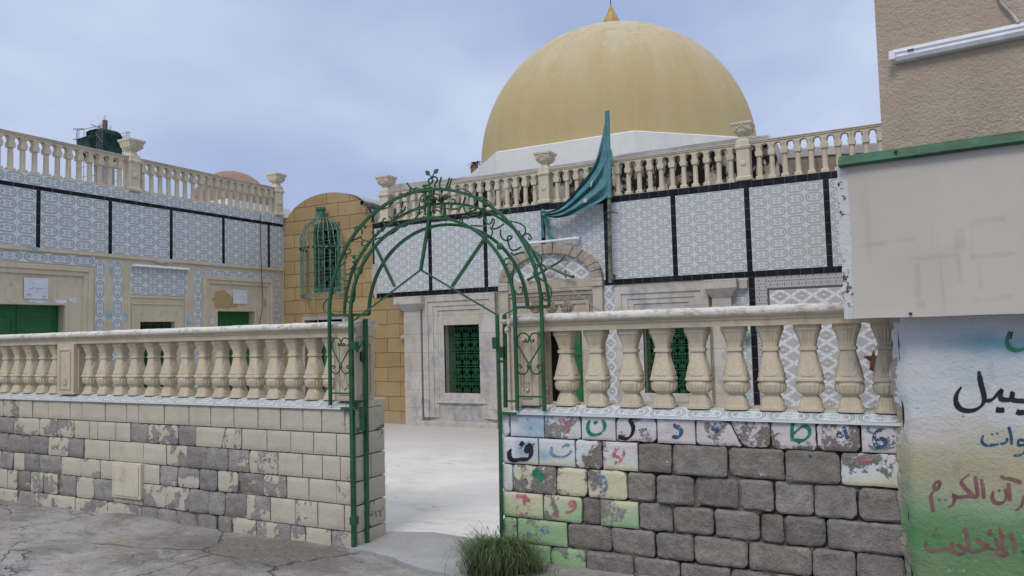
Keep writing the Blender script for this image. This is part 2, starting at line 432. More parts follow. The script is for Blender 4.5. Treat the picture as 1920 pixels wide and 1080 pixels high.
def ground():
    m = Mat('cracked street concrete', 0.9, 0.25); p = m.pos(); x, y, z = m.sep(p)
    w_ = m.warp(p, 0.9, 0.7); n = m.noise(w_, 1.3, 8, 0.68); s = m.noise(m.vmul(m.warp(p, 3, .25), (1.0, 2.4, 1)), 3.2, 7, 0.72)
    c = m.mix(n.ss(0.34, 0.64), (0.20, 0.195, 0.195), (0.36, 0.355, 0.36))
    c = m.mix(s.ss(0.50, 0.70)*0.8, c, (0.155, 0.14, 0.13))
    c = m.mix(m.noise(p, 2.1, 5).ss(0.5, 0.72)*0.65, c, (0.33, 0.28, 0.24))
    c = m.mix(m.noise(m.vmul(m.warp(p, 2.2, .35), (1, 2.2, 1)), 6.5, 7, .72).ss(.53, .64)*.5, c, (0.43, 0.425, 0.43))
    # patch of bare gravelly asphalt in front of the gate post
    dx_ = (x+4.35)/1.0; dy_ = (y-4.22)/0.42; r = (dx_*dx_+dy_*dy_).sqrt()+(m.noise(p, 4, 5, .6)-0.5)*0.9
    asp = (1-r.ss(0.6, 1.1))*0.75
    grit = m.noise(p, 130, 3, .6)
    ac = m.mix(grit.ss(0.45, 0.68), (0.14, 0.13, 0.12), (0.27, 0.25, 0.235)); c = m.mix(asp, c, ac)
    cr = m.vor(m.warp(m.warp(m.vmul(p, (1, 1.7, 1)), 2.4, 0.22), 9, .07), 0.62); crk = (1-cr.ss(0.002, 0.008))*m.noise(p, 1.7, 4).ss(0.44, 0.58)
    cr2 = m.vor(m.warp(m.warp(p, 3, .25), 12, .05), 2.6); crk2 = (1-cr2.ss(0.006, 0.018))*m.noise(p, .9, 3).ss(0.54, 0.62)
    crk = crk.max(crk2*0.35)
    c = m.mix(crk*0.6, c, (0.085, 0.075, 0.07))
    c = m.mix(m.noise(p, 55, 2).gt(0.70)*0.5, c, (0.55, 0.54, 0.53))
    m.col(c); m.bump(n*1.4+s*1.0+m.noise(p, 30, 6, .7)*0.7+grit*asp*0.4-crk*2.2, 0.03, 1.0); return m
M_ground = ground()
M_slab = plaster('trowelled grey cement', (0.27, 0.275, 0.285), (0.345, 0.35, 0.36), 14, 0.010, (0.20, 0.19, 0.18), 0.5)
M_green = simple('dark green enamel', (0.013, 0.088, 0.036), 0.42, 0.45, 0.18, 9, 0.002, 120)
M_greendoor = simple('green door paint', (0.016, 0.125, 0.040), 0.45, 0.4, 0.10, 4, 0.002, 60)
M_grille = simple('green grille paint', (0.018, 0.135, 0.058), 0.45, 0.4, 0.15, 9)
M_teal = simple('faded teal paint', (0.055, 0.175, 0.135), 0.6, 0.3, 0.25, 12)
M_tealpale = simple('chalky pale green paint', (0.14, 0.235, 0.185), 0.65, 0.3, 0.2, 12)
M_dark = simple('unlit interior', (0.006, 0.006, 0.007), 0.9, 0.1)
M_paper = simple('printed paper', (0.60, 0.64, 0.74), 0.8, 0.2, 0.04)
M_ink = simple('faded ink', (0.24, 0.25, 0.30), 0.9, 0.1)
M_alu = simple('white enamelled metal', (0.56, 0.60, 0.66), 0.4, 0.4, 0.08, 8)
M_tube = simple('white plastic tube', (0.70, 0.73, 0.77), 0.35, 0.4, 0.03)
M_pvc = simple('grey plastic pipe', (0.23, 0.24, 0.25), 0.5, 0.4, 0.15)
M_beam = simple('green beam paint', (0.014, 0.10, 0.052), 0.45, 0.4, 0.25, 7, 0.004, 30)
M_cable = simple('pale cable', (0.42, 0.42, 0.40), 0.6, 0.3)
M_cabled = simple('dark cable', (0.05, 0.05, 0.055), 0.6, 0.3)
def flagm():
    m = Mat('faded teal cloth', 0.9, 0.15); p = m.pos(); n = m.noise(p, 6, 5, .6); f = m.noise(m.vmul(p, (1, 1, 1)), 220, 2)
    m.col(m.mix(n.ss(.35, .7), (0.075, 0.20, 0.24), (0.115, 0.28, 0.325))); m.bump(f, 0.001); return m
M_flag = flagm()
M_wood = simple('weathered grey green wood', (0.14, 0.17, 0.145), 0.85, 0.2, 0.3, 14, 0.003, 60)
def domem():
    m = Mat('faded gold dome paint', 0.75, 0.2); p = m.obj(); x, y, z = m.sep(p)
    an = m.n('ShaderNodeMath'); an.operation = 'ARCTAN2'; m.link(y, an.inputs[0]); m.link(x, an.inputs[1]); a = X(m.nt, an.outputs[0])
    st = m.noise(m.comb(a*3.2, z*0.12, 0.0), 1.6, 6, 0.6); st2 = m.noise(m.comb(a*9, z*0.35, 5.0), 1.3, 5, 0.65)
    n = m.noise(p, 1.5, 6, .65)
    c = m.mix(st.ss(0.30, 0.72)*.7, (0.40, 0.325, 0.165), (0.43, 0.365, 0.215))
    c = m.mix(st2.ss(0.52, 0.62)*0.22, c, (0.38, 0.295, 0.135))
    wx = (z+(m.noise(m.vmul(p, (1, 1, .5)), 1.6, 6, .7)-0.5)*2.6+(st-0.5)*2.4).ss(1.0, 3.2)
    c = m.mix(wx*0.78, c, m.mix(n.ss(.3, .7), (0.475, 0.435, 0.345), (0.42, 0.38, 0.305)))
    c = m.mix(m.noise(m.warp(m.vmul(p, (1, 1, .7)), 3, .3), 3.2, 6, .72).ss(0.53, 0.57)*(z.ss(1.2, 2.8))*0.55, c, (0.36, 0.29, 0.155))
    c = m.mix(m.noise(m.vmul(p, (1, 1, .3)), 4, 6, .7).ss(0.58, 0.62)*(z.ss(.2, 2.4))*0.4, c, (0.47, 0.42, 0.32))
    c = m.mix(m.noise(p, 22, 3).gt(0.71)*0.25, c, (0.25, 0.19, 0.10))
    m.col(c); m.bump(n*0.6+m.noise(p, 9, 5, .6)*0.5, 0.02, 0.6); return m
M_dome = domem()
M_finial = simple('gold finial paint', (0.40, 0.27, 0.07), 0.45, 0.4, 0.15, 5)
M_brown = plaster('brown dome render', (0.22, 0.155, 0.12), (0.265, 0.19, 0.15), 8, 0.01, (0.19, 0.14, 0.11), 0.4)
M_conc = plaster('raw concrete', (0.26, 0.26, 0.26), (0.33, 0.33, 0.33), 6, 0.02)
M_brickcol = plaster('red brick column', (0.16, 0.10, 0.085), (0.20, 0.13, 0.11), 6, 0.02)
M_net = simple('dark green debris netting', (0.022, 0.055, 0.050), 0.95, 0.1, 0.4, 0.7)
M_scaf = simple('scaffold steel', (0.09, 0.11, 0.12), 0.6, 0.4)
M_rebar = simple('rusty rebar', (0.14, 0.09, 0.075), 0.8, 0.3)
def sheetm():
    m = Mat('stained beige sheet', 0.6, 0.35); p = m.pos(); x, y, z = m.sep(p)
    n = m.noise(p, 1.2, 6, .6); c = m.mix(n.ss(.3, .7), (0.43, 0.405, 0.37), (0.485, 0.465, 0.435))
    def bar(x0, x1, z0, z1, tilt=0.0):
        e = (m.noise(p, 16, 4)-0.5)*0.022; zz = z-x*tilt+e; xx = x+e
        return xx.ss(x0-.012, x0+.012)*(1-xx.ss(x1-.012, x1+.012))*zz.ss(z0-.008, z0+.008)*(1-zz.ss(z1-.008, z1+.008))
    k = None
    for b in ((.30, .44, 2.07, 2.10, -.0), (.21, .27, 2.03, 2.06, 0), (-.19, .16, 2.01, 2.03, .05), (.03, .25, 1.905, 1.93, .04), (.045, .07, 1.72, 1.90, 0), (.04, .085, 1.655, 1.71, 0), (.228, .25, 1.79, 1.92, 0), (.288, .47, 1.878, 1.905, .05), (.315, .335, 1.75, 1.88, 0), (.29, .45, 1.66, 1.685, .08), (.22, .27, 1.95, 2.06, 0)):
        t = bar(*b); k = t if k is None else k.max(t)
    c = m.mix(k*(m.noise(p, 8, 4).ss(.25, .6))*0.36, c, (0.335, 0.295, 0.25))
    dr = m.noise(m.comb(x*14, z*0.8, 0.0), 1.0, 4, .6); c = m.mix(dr.ss(.58, .72)*0.3, c, (0.33, 0.30, 0.26))
    m.col(c); m.bump(n*0.5+m.noise(p, 130, 2)*0.05, 0.02, 0.5); return m
M_sheet = sheetm()
def rustm():
    m = Mat('flaking rusty white metal', 0.75, 0.3); p = m.pos(); n = m.noise(m.warp(p, 9, .05), 13, 6, .68)
    c = m.mix(n.ss(.555, .58), (0.52, 0.55, 0.57), (0.15, 0.085, 0.05)); c = m.mix(n.ss(.61, .625), c, (0.025, 0.012, 0.01))
    m.col(c); m.bump(n, 0.01); return m
M_rust = rustm()
def muralm():
    m = Mat('painted mural plaster', 0.8, 0.25); p = m.pos(); c = m.attr('paint'); peel = m.attr('peel', True)
    n = m.noise(m.warp(p, 7, .06), 8, 7, .65)
    k = (n-peel).ss(-0.01, 0.01)*(1-m.noise(m.warp(p, 25, .02), 40, 3).gt(.735))
    c = m.mix(m.noise(p, 3, 6, .65).ss(.45, .7)*0.35, c, m.mix(.5, c, (0.30, 0.29, 0.24)))
    c = m.mix(m.noise(m.vmul(p, (1, 1, .4)), 9, 7, .7).ss(.54, .68)*0.4, c, m.mix(.6, c, (0.16, 0.15, 0.13)))
    c = m.mix(m.noise(p, 34, 4, .7).gt(.66)*0.35, c, (0.55, 0.56, 0.54))
    c = m.mix(k, (0.30, 0.265, 0.225), c); m.col(c)
    m.bump(m.noise(p, 7, 6, .6)*1.1+k*0.3+m.noise(p, 50, 5, .7)*0.5, 0.016, 0.9); return m
M_mural = muralm()
def brushm(name, c, wear=0.30):
    m = Mat(name, 0.7, 0.3); p = m.pos(); n = m.noise(m.warp(p, 9, 0.05), 7.5, 7, 0.62)*0.5+m.noise(p, 60, 4, .6)*0.5
    m.col(m.mix(m.noise(p, 20, 4).ss(.3, .7), tuple(v*0.8 for v in c), tuple(v*1.25+.01 for v in c)))
    t = m.n('ShaderNodeBsdfTransparent'); mx = m.n('ShaderNodeMixShader'); o = m.nt.nodes['Material Output']
    m.link(n.ss(wear, wear+.05), mx.inputs[0]); m.link(t.outputs[0], mx.inputs[1]); m.link(m.b.outputs[0], mx.inputs[2]); m.link(mx.outputs[0], o.inputs[0])
    return m
B_black = brushm('black brush paint', (0.010, 0.012, 0.022), .36)
B_blue = brushm('blue brush paint', (0.020, 0.075, 0.155), .42)
B_green = brushm('green brush paint', (0.012, 0.17, 0.10), .40)
B_red = brushm('faded red brush paint', (0.42, 0.13, 0.16), .45)
B_maroon = brushm('maroon brush paint', (0.175, 0.085, 0.085), .37)
B_paleblue = brushm('faded blue brush paint', (0.12, 0.22, 0.36), .45)
M_grass = simple('dry edged grass', (0.05, 0.10, 0.036), 0.7, 0.25, 0.4, 9, c2=(0.10, 0.115, 0.05))
M_palm = simple('palm frond', (0.02, 0.04, 0.025), 0.6, 0.3)
M_litter = simple('white paper scrap', (0.75, 0.75, 0.76), 0.8, 0.2)
M_pebble = simple('pale pebbles', (0.36, 0.34, 0.32), 0.9, 0.2, 0.4, 20)
M_star = simple('cream star patch', (0.55, 0.52, 0.40), 0.9, 0.1)
# ------------------------------------------------------------------ setting: street, threshold, courtyard
def PXZ(px, z, Y):                  # X of the point of plane y=Y at height z seen at photo column px
    a = px-960; dz_ = z-EYE
    return (FPX*(_R.y*Y+_R.z*dz_)-a*(_fw.y*Y+_fw.z*dz_))/(a*_fw.x-FPX*_R.x)

g = MB()
def gh(x, y):
    h = 0.012*nz(x*1.3, y*1.3, 2)+0.006*nz(x*4, y*4, 5)+0.003*nz(x*11, y*11, 1)
    h += 0.085*sst(x, -2.75, -2.2)*sst(y, 3.3, 4.3)
    h += 0.045*math.exp(-((x+6.35)/.35)**2-((y-4.5)/.25)**2)
    if y > 4.95: h = -0.03
    return h-0.004
def axis(a, b, c, d, fine, far):     # fine spacing inside [b,c], long strips to a and d
    o = [a]; t = b
    while t < c: o.append(t); t += fine
    return o+[c, d]
xs = axis(-1500, -10.0, 3.0, 1500, 0.07, 0); ys = axis(-1500, 1.2, 5.2, 1500, 0.07, 0)
for y in ys:
    for x in xs: g.vert((x, y, gh(x, y) if (-10 <= x <= 3 and 1.2 <= y <= 5.2) else -0.03))
nx = len(xs)
for j in range(len(ys)-1):
    for i in range(nx-1): g.face((j*nx+i, j*nx+i+1, (j+1)*nx+i+1, (j+1)*nx+i))
struct(g.build('street_ground', M_ground, smooth='all'))
g = MB()
sl = [(-3.80, 4.50), (-3.55, 4.47), (-3.30, 4.40), (-3.05, 4.30), (-2.80, 4.27), (-2.52, 4.22), (-2.40, 4.30)]
fr_ = []
for (a, c), (e, f) in zip(sl, sl[1:]):
    for k in range(6): t_ = k/6; x = a+(e-a)*t_; fr_.append((x, c+(f-c)*t_+.022*nz(x*7, 3, 1)+.010*nz(x*23, 5, 2)))
sl = fr_+[(-2.40, 4.30), (-2.40, 5.02), (-2.9, 5.06), (-3.45, 5.10), (-3.80, 4.98)]
g.prism([(x, y, -0.05) for x, y in sl], (0, 0, 0.072))
struct(g.build('threshold_slab', M_slab, bevel=0.004))
g = MB(); xs = [-11.2+0.25*i for i in range(70)]; ys = [4.95+0.2*i for i in range(33)]
for y in ys:
    for x in xs: g.vert((x, y, 0.016+0.006*nz(x*.7, y*.7, 9)-0.02*(1-sst(y, 4.95, 5.1))))
for j in range(len(ys)-1):
    for i in range(len(xs)-1): g.face((j*70+i, j*70+i+1, (j+1)*70+i+1, (j+1)*70+i))
struct(g.build('courtyard_floor', M_courtf, smooth='all'))

# ------------------------------------------------------------------ block walls
PEEL = {'c': 0.06, 'k': 0.24, 'm': 0.44, 'g': 0.76, 'b': 1.3, 't': 0.52}
def lay_blocks(mb, rows, o, ud, nd, step, paintf, stonef, underf, seed=0):
    """rows: (ztop, zbot, joints[(utop,ubot)...], status string)"""
    rnd = random.Random(seed); o = Vector(o); ud = Vector(ud); nd = Vector(nd)
    if mb.cd is None: mb.cd = {'paint': ('c', []), 'under': ('c', []), 'stone': ('c', []), 'peel': ('f', [])}
    for zt, zb, js, st in rows:
        for k in range(len(js)-1):
            (a0, b0), (a1, b1) = js[k], js[k+1]; s = st[k] if k < len(st) else st[-1]
            peel = PEEL[s]+rnd.uniform(-.06, .06); bare = s in 'gb'
            gp = 0.0058 if bare else (0.0048 if s in 'mt' else 0.0046)
            rr = 0.012 if bare else 0.008
            gp += rnd.uniform(-.003, .003) if bare else 0
            dep = rnd.uniform(-.012, .010) if bare else rnd.uniform(-.002, .004)
            tl = rnd.uniform(-.02, .02) if bare else 0; tz = rnd.uniform(-.02, .02) if bare else 0
            sc = stonef(rnd); wid = max(abs(a1-a0), abs(b1-b0)); hei = zt-zb
            nx = max(4, int(wid/step)); nzn = max(4, int(hei/step)); base = len(mb.v); sd = rnd.uniform(0, 99)
            cr = [rnd.uniform(.3, 1.0) for _ in range(4)]
            for j in range(-1, nzn+2):
                for i in range(-1, nx+2):
                    ii = min(max(i, 0), nx); jj = min(max(j, 0), nzn); skirt = (i != ii or j != jj)
                    s_ = ii/nx; t_ = jj/nzn
                    z = zb+gp+(hei-2*gp)*t_
                    l = b0+(a0-b0)*t_+gp; r = b1+(a1-b1)*t_-gp; u = l+(r-l)*s_
                    eu = min(u-l, r-u); ez = min(z-zb-gp, zt-gp-z)
                    cx = .025*cr[(2 if t_ > .5 else 0)+(1 if s_ > .5 else 0)]
                    if bare or s == 'm':          # rounded, knocked corners
                        q = max(0, 1-eu/cx)*max(0, 1-ez/cx)
                        u += (1 if s_ < .5 else -1)*q*cx*.45; z += (1 if t_ < .5 else -1)*q*cx*.45
                        u += .005*nz(u*14, z*14, sd)+.003*nz(u*40, z*40, sd); z += .005*nz(u*14, z*14, sd+7)+.003*nz(u*40, z*40, sd+3)
                    e = min(eu, ez); f = 1-min(e/rr, 1); d = -rr*(1-math.sqrt(max(0, 1-f*f)))*.9
                    amp = .0075 if bare else .003
                    d += dep+tl*(s_-.5)+tz*(t_-.5)+amp*nz(u*9, z*9, sd)+amp*.6*nz(u*28, z*28, sd)+amp*.35*nz(u*60, z*60, sd)
                    if skirt: d = -0.095
                    p = o+ud*u+nd*d; p.z += z; mb.vert(p)
                    mb.cd['paint'][1].append(paintf(u, z)); mb.cd['under'][1].append(underf(u, z)); mb.cd['stone'][1].append(sc); mb.cd['peel'][1].append(peel)
            n = nx+3
            for j in range(nzn+2):
                for i in range(n-1): mb.face((base+j*n+i, base+j*n+i+1, base+(j+1)*n+i+1, base+(j+1)*n+i))
def mortar(mb, x0, x1, z0, z1, y0, y1, d0, dv):        # recessed, uneven mortar face with a plain body behind
    n = int((x1-x0)/.03); k = int((z1-z0)/.03); base = len(mb.v)
    for j in range(k+1):
        for i in range(n+1):
            x = x0+(x1-x0)*i/n; z = z0+(z1-z0)*j/k; mb.vert((x, min(y0+d0+dv*max(0, nz(x*6, z*6, 3)+.5*nz(x*17, z*17, 5)+.15), y0+.085), z))
    for j in range(k):
        for i in range(n): a = base+j*(n+1)+i; mb.face((a, a+1, a+n+2, a+n+1))
    mb.box(x0, x1, y0+.09, y1, z0, z1)
def const_attr(mb, paint, peel, stone):
    n = len(mb.v); mb.cd = {'paint': ('c', [paint]*n), 'under': ('c', [paint]*n), 'stone': ('c', [stone]*n), 'peel': ('f', [peel]*n)}

CRB = (0.465, 0.44, 0.372)
def paint_left(u, z):
    k = .5+.5*nz(u*1.7, z*2.3, 4); w_ = sst(nz(u*1.1, z*1.6, 12), .28, .5)
    c = [CRB[i]*(0.94+.12*k) for i in range(3)]
    b = (0.42, 0.51, 0.49); w_ *= .8*sst(u, -5.4, -4.3)
    return tuple(c[i]*(1-w_)+b[i]*w_ for i in range(3))
def under_left(u, z): return (0.09, 0.20, 0.18) if nz(u*1.6, z*2.1, 30) > 0.34 else (0.34, 0.325, 0.30)
def stone_left(r): k = r.uniform(.8, 1.2); return (0.365*k, 0.357*k, 0.352*k)
LZ = [1.046, 0.858, 0.683, 0.496, 0.318, 0.116, -0.06]
LJ = [([5, 35, 60, 89, 130, 152, 196, 236, 259, 307, 353, 394, 438, 483, 525, 567, 602, 646, 668], 'mcccccccccccckckkk'),
      ([25, 72, 107, 138, 166, 182, 216, 243, 277, 297, 333, 366, (422, 414), 452, 499, 544, 587, 630, 668], 'mmmccccgmmgcmckccc'),
      ([13, 54, 89, 127, 157, 204, 268, 311, 350, 388, 427, 466, 520, 566, 603, 637, 668], 'ggmgcccmggtmccck'),
      ([25, 45, 72, 114, 150, 187, 212, 267, 298, 333, 373, 407, 445, 493, 537, 578, 630, 668], 'cggcmckcgmgmgmcck'),
      ([13, 31, 56, 80, 106, 142, 175, 213, 267, 310, 354, 391, 420, 461, 506, 553, 595, 645, 668], 'mgmmgmgkmmgggtckck'),
      ([65, 140, 200, 263, 295, 328, 368, 407, 435, 480, 544, 572, 620, 668], 'mmmgggggmtmkm')]
XLE = -3.765      # end of the left wall beside the gate
def rows_from(LZ, LJ, xmin, side, seed):
    rn = random.Random(seed); rows = []
    for i, (js, st) in enumerate(LJ):
        zt, zb = LZ[i], LZ[i+1]; J = []
        for q in js:
            if isinstance(q, tuple): J.append((PXZ(q[0], zt, YW), PXZ(q[1], zb, YW)))
            else: x = PXZ(q, (zt+zb)/2, YW); J.append((x, x))
        if side == 'L':
            J[-1] = (XLE, XLE); x = J[0][0]; pre = ''
            while x > xmin: x -= rn.uniform(.24, .42); J.insert(0, (x, x)); pre += rn.choice('mgckg')
            st = pre+st
        rows.append((zt, zb, J, st))
    return rows
lw = thing('low_wall', 'long low block wall left of the gate, cream paint flaking off grey stones', 'wall', (-6.5, 4.7, 0), 'low block walls either side of the gate')
OL = (-6.5, 4.7, 0)
b = MB(); rowsL = rows_from(LZ, LJ, -9.7, 'L', 3)
lay_blocks(b, rowsL, (0, YW, 0), (1, 0, 0), (0, -1, 0), 0.024, paint_left, stone_left, under_left, 5)
# the short return face beside the gate
er = []
for i, (js, st) in enumerate([([4.55, 4.91], 'm'), ([4.55, 4.91], 'k'), ([4.55, 4.73, 4.91], 'ck'), ([4.55, 4.91], 'c'), ([4.55, 4.70, 4.91], 'cm'), ([4.55, 4.91], 'k')]):
    er.append((LZ[i], LZ[i+1], [(q, q) for q in js], st))
lay_blocks(b, er, (XLE, 0, 0), (0, 1, 0), (1, 0, 0), 0.024, lambda u, z: (0.47, 0.45, 0.38), stone_left, lambda u, z: (0.10, 0.20, 0.16) if nz(u*3, z*3, 3) > -.1 else (.45, .5, .5), 8)
b.build('stone_blocks', M_block, lw, OL, smooth=True)
b = MB(); mortar(b, -10.9, XLE-.045, -.1, 1.045, YW, 4.91, .014, .07); const_attr(b, (0.2, .16, .12), 1.5, (0.21, 0.165, 0.135))
b.build('mortar_core', M_block, lw, OL)

def ledge(mb, x0, x1, pitch, zt, zf, yb, yf):      # sloping tiled sill
    n = max(1, int(round((x1-x0)/pitch))); d = (x1-x0)/n
    for i in range(n):
        a = x0+i*d; c = a+d
        mb.poly([(a, yf, zf), (c, yf, zf), (c, yb, zt), (a, yb, zt)], [(i, .12), (i+1, .12), (i+1, .98), (i, .98)])
    mb.poly([(x0, yf, zf), (x1, yf, zf), (x1, yf, zf-.014), (x0, yf, zf-.014)], [(0, .05), (n, .05), (n, .0), (0, .0)])
b = MB(); ledge(b, -10.9, XLE-0.06, 0.252, 1.106, 1.058, 4.66, 4.525)
b.build('tile_ledge', M_oval, lw, OL, fix=False)
b = MB(); b.box(-10.9, XLE-0.002, 4.655, 4.925, 1.046, 1.102)
b.box(-10.9, XLE-0.06, 4.532, 4.655, 1.047, 1.056); b.build('sill', M_cream_pale, lw, OL, bevel=0.006)

WB = (0.55, 0.585, 0.61); PK = (0.55, 0.495, 0.52); YE = (0.535, 0.52, 0.37); GR = (0.27, 0.42, 0.24); BL = (0.18, 0.36, 0.50)
def lerp(a, b_, t): return tuple(a[i]*(1-t)+b_[i]*t for i in range(3))
def paint_right(u, z):
    n = .12*nz(u*3, z*3, 6)
    c = lerp(YE, WB, sst(z+n, .66, .86)); c = lerp(c, PK, sst(u+n, -1.95, -1.5)*sst(z+n, .80, .9)*(1-sst(z+n, .98, 1.04))*.9)
    c = lerp(GR, c, sst(z+n-(u+2.4)*.06, .30, .50)); 
    for (cx, cz, r) in ((-2.27, .98, .10), (-2.33, .81, .09), (-2.16, .95, .06), (-2.18, .78, .05)):
        c = lerp(c, BL, .75*math.exp(-((u-cx)/r)**2-((z-cz)/(r*.7))**2))
    c = lerp(c, (0.62, 0.65, 0.70), (1-sst(u, -2.42, -2.36))*.8*sst(z, .45, .6))
    return c
def under_right(u, z): return (0.16, 0.34, 0.29) if nz(u*2.6, z*2.6, 11) > 0.22 else (0.50, 0.52, 0.52)
def stone_right(r): k = r.uniform(.72, 1.3); q = r.uniform(-.012, .012); k *= .84; return (0.305*k+q*.6, 0.286*k, 0.265*k-q*.6)
RZ = [1.050, 0.894, 0.711, 0.526, 0.355, 0.190, 0.055, -0.12]
RJ = [([937, 955, 1020, 1089, 1154, 1231, 1304, (1367, 1392), 1445, 1531, 1614, 1700], 'mkmkmkmmmmkk'),
      ([938, 1009, 1078, 1129, 1196, 1261, 1364, 1471, 1576, 1700], 'kkmkgggmmm'.replace('gggm', 'gbgg')),
      ([938, 961, 1043, 1101, 1175, 1230, 1302, 1384, 1452, 1526, 1608, 1700], 'mmmmbbbgbbgm'),
      ([939, 1018, 1091, 1124, 1197, 1260, 1339, 1425, 1472, 1549, 1700], 'kmgtbbbbbgb'),
      ([940, 969, 1063, 1145, 1227, 1301, 1402, 1523, 1605, 1700], 'mkgbbbbbb'),
      ([942, 988, 1032, 1099, 1188, 1274, 1370, 1450, 1526, 1612, 1700], 'kkmgbbbbbb'),
      ([942, 1010, 1090, 1150, 1240, 1330, 1420, 1520, 1620, 1700], 'ggbbbbbbbb')]
XRS = PXZ(939, .7, YW)             # start of the right wall
rw = thing('low_wall', 'short low block wall right of the gate, white and green paint with letters over bare dark stones', 'wall', (-1.3, 4.7, 0.05), 'low block walls either side of the gate'); OR = (-1.3, 4.7, 0.05)
bR = MB(); lay_blocks(bR, rows_from(RZ, RJ, 0, 'R', 4), (0, YW, 0), (1, 0, 0), (0, -1, 0), 0.014, paint_right, stone_right, under_right, 21)
sbR = bR.build('stone_blocks', M_block, rw, OR, smooth=True)
b = MB(); mortar(b, XRS+.01, 0.4, -.15, 1.049, YW, 4.91, .022, .16); const_attr(b, (0.2, .16, .12), 1.5, (0.155, 0.122, 0.102))
b.build('mortar_core', M_block, rw, OR)
b = MB(); ledge(b, PXZ(962, 1.07, YW), -0.04, 0.245, 1.106, 1.062, 4.66, 4.525); b.build('tile_ledge', M_oval, rw, OR, fix=False)
b = MB(); b.box(XRS+.03, -0.03, 4.655, 4.925, 1.051, 1.102); b.box(XRS+.02, -.04, 4.532, 4.655, 1.051, 1.060); b.build('sill', M_cream_pale, rw, OR, bevel=0.006)

# brush letters on a wall: ribbons that follow the stones
def ribbon(mb, pts, wmin, wmax, place, ang=0.7):
    q = smoothpts([Vector((a, c, 0)) for a, c in pts], 7); n = len(q); prev = None
    for i in range(n):
        t = (q[min(i+1, n-1)]-q[max(i-1, 0)]); t = t.normalized() if t.length > 1e-6 else Vector((1, 0, 0))
        w_ = wmin+(wmax-wmin)*abs(t.x*math.sin(ang)+t.y*math.cos(ang))
        w_ *= (0.55+.45*sst(min(i, n-1-i)/max(1, n-1), 0, .08))*(1+.10*nz(i*.7, pts[0][0]))
        nn = Vector((-t.y, t.x, 0)); row = [mb.vert(place(q[i].x+nn.x*w_*k, q[i].y+nn.y*w_*k)) for k in (-.5, -.17, .17, .5)]
        if prev:
            for k in range(3): mb.face((prev[k], prev[k+1], row[k+1], row[k]))
        prev = row
bvhR = BVHTree.FromPolygons([Vector(v) for v in bR.v], bR.f)
def on_right(px, py):
    p = P(px, py, 1, YW); h = bvhR.ray_cast(Vector((p.x, YW-.2, p.z)), Vector((0, 1, 0)))
    y = h[0].y if h[0] is not None else YW
    return (p.x, min(y, YW+.012)-.0025, p.z)
def zz(x0, y0, s, pts): return [(x0+a/s, y0+c/s) for a, c in pts]
Z3 = lambda pts: zz(920, 740, 3.176, pts)
Z4 = lambda pts: zz(1400, 740, 3.177, pts)
LET = [(B_black, 6, 13, [Z3([(125, 322), (113, 345), (118, 378), (140, 390), (180, 385), (225, 380), (242, 350), (240, 318), (228, 300), (215, 318), (218, 335), (236, 338)]), Z3([(178, 285), (188, 292), (196, 298)])]),
       (B_green, 5, 10, [Z3([(590, 152), (578, 190), (590, 228), (625, 240), (665, 222), (680, 185), (668, 150)]), Z3([(612, 170), (625, 165), (632, 172)])]),
       (B_black, 5, 12, [Z3([(825, 145), (845, 180), (848, 215), (830, 250), (800, 262), (760, 245)])]),
       (B_blue, 5, 12, [Z3([(1085, 180), (1120, 195), (1135, 222), (1120, 250), (1080, 250)])]),
       (B_blue, 4, 8, [Z3([(1340, 170), (1325, 190), (1325, 205), (1355, 210), (1335, 225)])]),
       (B_red, 5, 11, [Z3([(402, 150), (440, 158), (455, 185), (440, 200), (460, 215), (440, 232)])]),
       (B_paleblue, 4, 9, [Z3([(365, 310), (362, 345), (385, 368), (430, 370), (470, 350), (478, 330)]), Z3([(425, 315), (445, 300), (470, 302)])]),
       (B_red, 5, 11, [Z3([(752, 312), (735, 350), (745, 370), (785, 365), (788, 335), (752, 312)]), Z3([(785, 365), (765, 405), (738, 405)])]),
       (B_green, 7, 15, [Z3([(300, 445), (268, 452), (265, 475), (305, 482), (308, 500), (285, 508)])]),
       (B_paleblue, 5, 9, [Z3([(650, 488), (640, 510), (660, 530), (685, 520), (670, 488), (648, 484)]), Z3([(685, 520), (690, 555), (670, 582), (650, 572)])]),
       (B_red, 5, 11, [Z3([(165, 660), (160, 690), (180, 712), (215, 705), (232, 665), (222, 625), (205, 620), (205, 650), (222, 655)]), Z3([(152, 600), (185, 605), (215, 600)])]),
       (B_red, 4, 9, [Z3([(445, 700), (480, 695), (505, 665), (495, 635), (470, 640), (480, 660), (505, 655)]), Z3([(372, 705), (385, 720), (395, 735)])]),
       (B_paleblue, 5, 10, [Z3([(335, 845), (340, 810), (320, 788), (305, 800), (315, 825), (338, 830)]), Z3([(310, 815), (285, 850), (290, 880), (275, 895)]), Z3([(222, 820), (228, 835), (226, 850)])]),
       (B_green, 5, 11, [Z4([(275, 165), (270, 220), (272, 275)]), Z4([(272, 240), (330, 190), (370, 200), (372, 240), (335, 272), (275, 268)])]),
       (B_blue, 5, 10, [Z4([(575, 190), (590, 225), (602, 265)]), Z4([(548, 215), (545, 240), (570, 245), (548, 225)])]),
       (B_blue, 6, 12, [Z4([(825, 208), (780, 215), (760, 250), (770, 300), (805, 310), (828, 285), (805, 262), (770, 272)])]),
       (B_red, 4, 8, [Z4([(40, 158), (52, 175), (60, 200)])]), (B_red, 4, 10, [Z4([(650, 400), (700, 390), (745, 388)])]), (B_blue, 5, 8, [Z4([(372, 355), (378, 365), (380, 378)])])]
PXM = 0.00325
for m_, w0, w1, strokes in LET:
    b = MB()
    for s_ in strokes: ribbon(b, s_, w0*.78, w1*.74, on_right)
    b.build('painted_letter', m_, sbR, OR, fix=False)

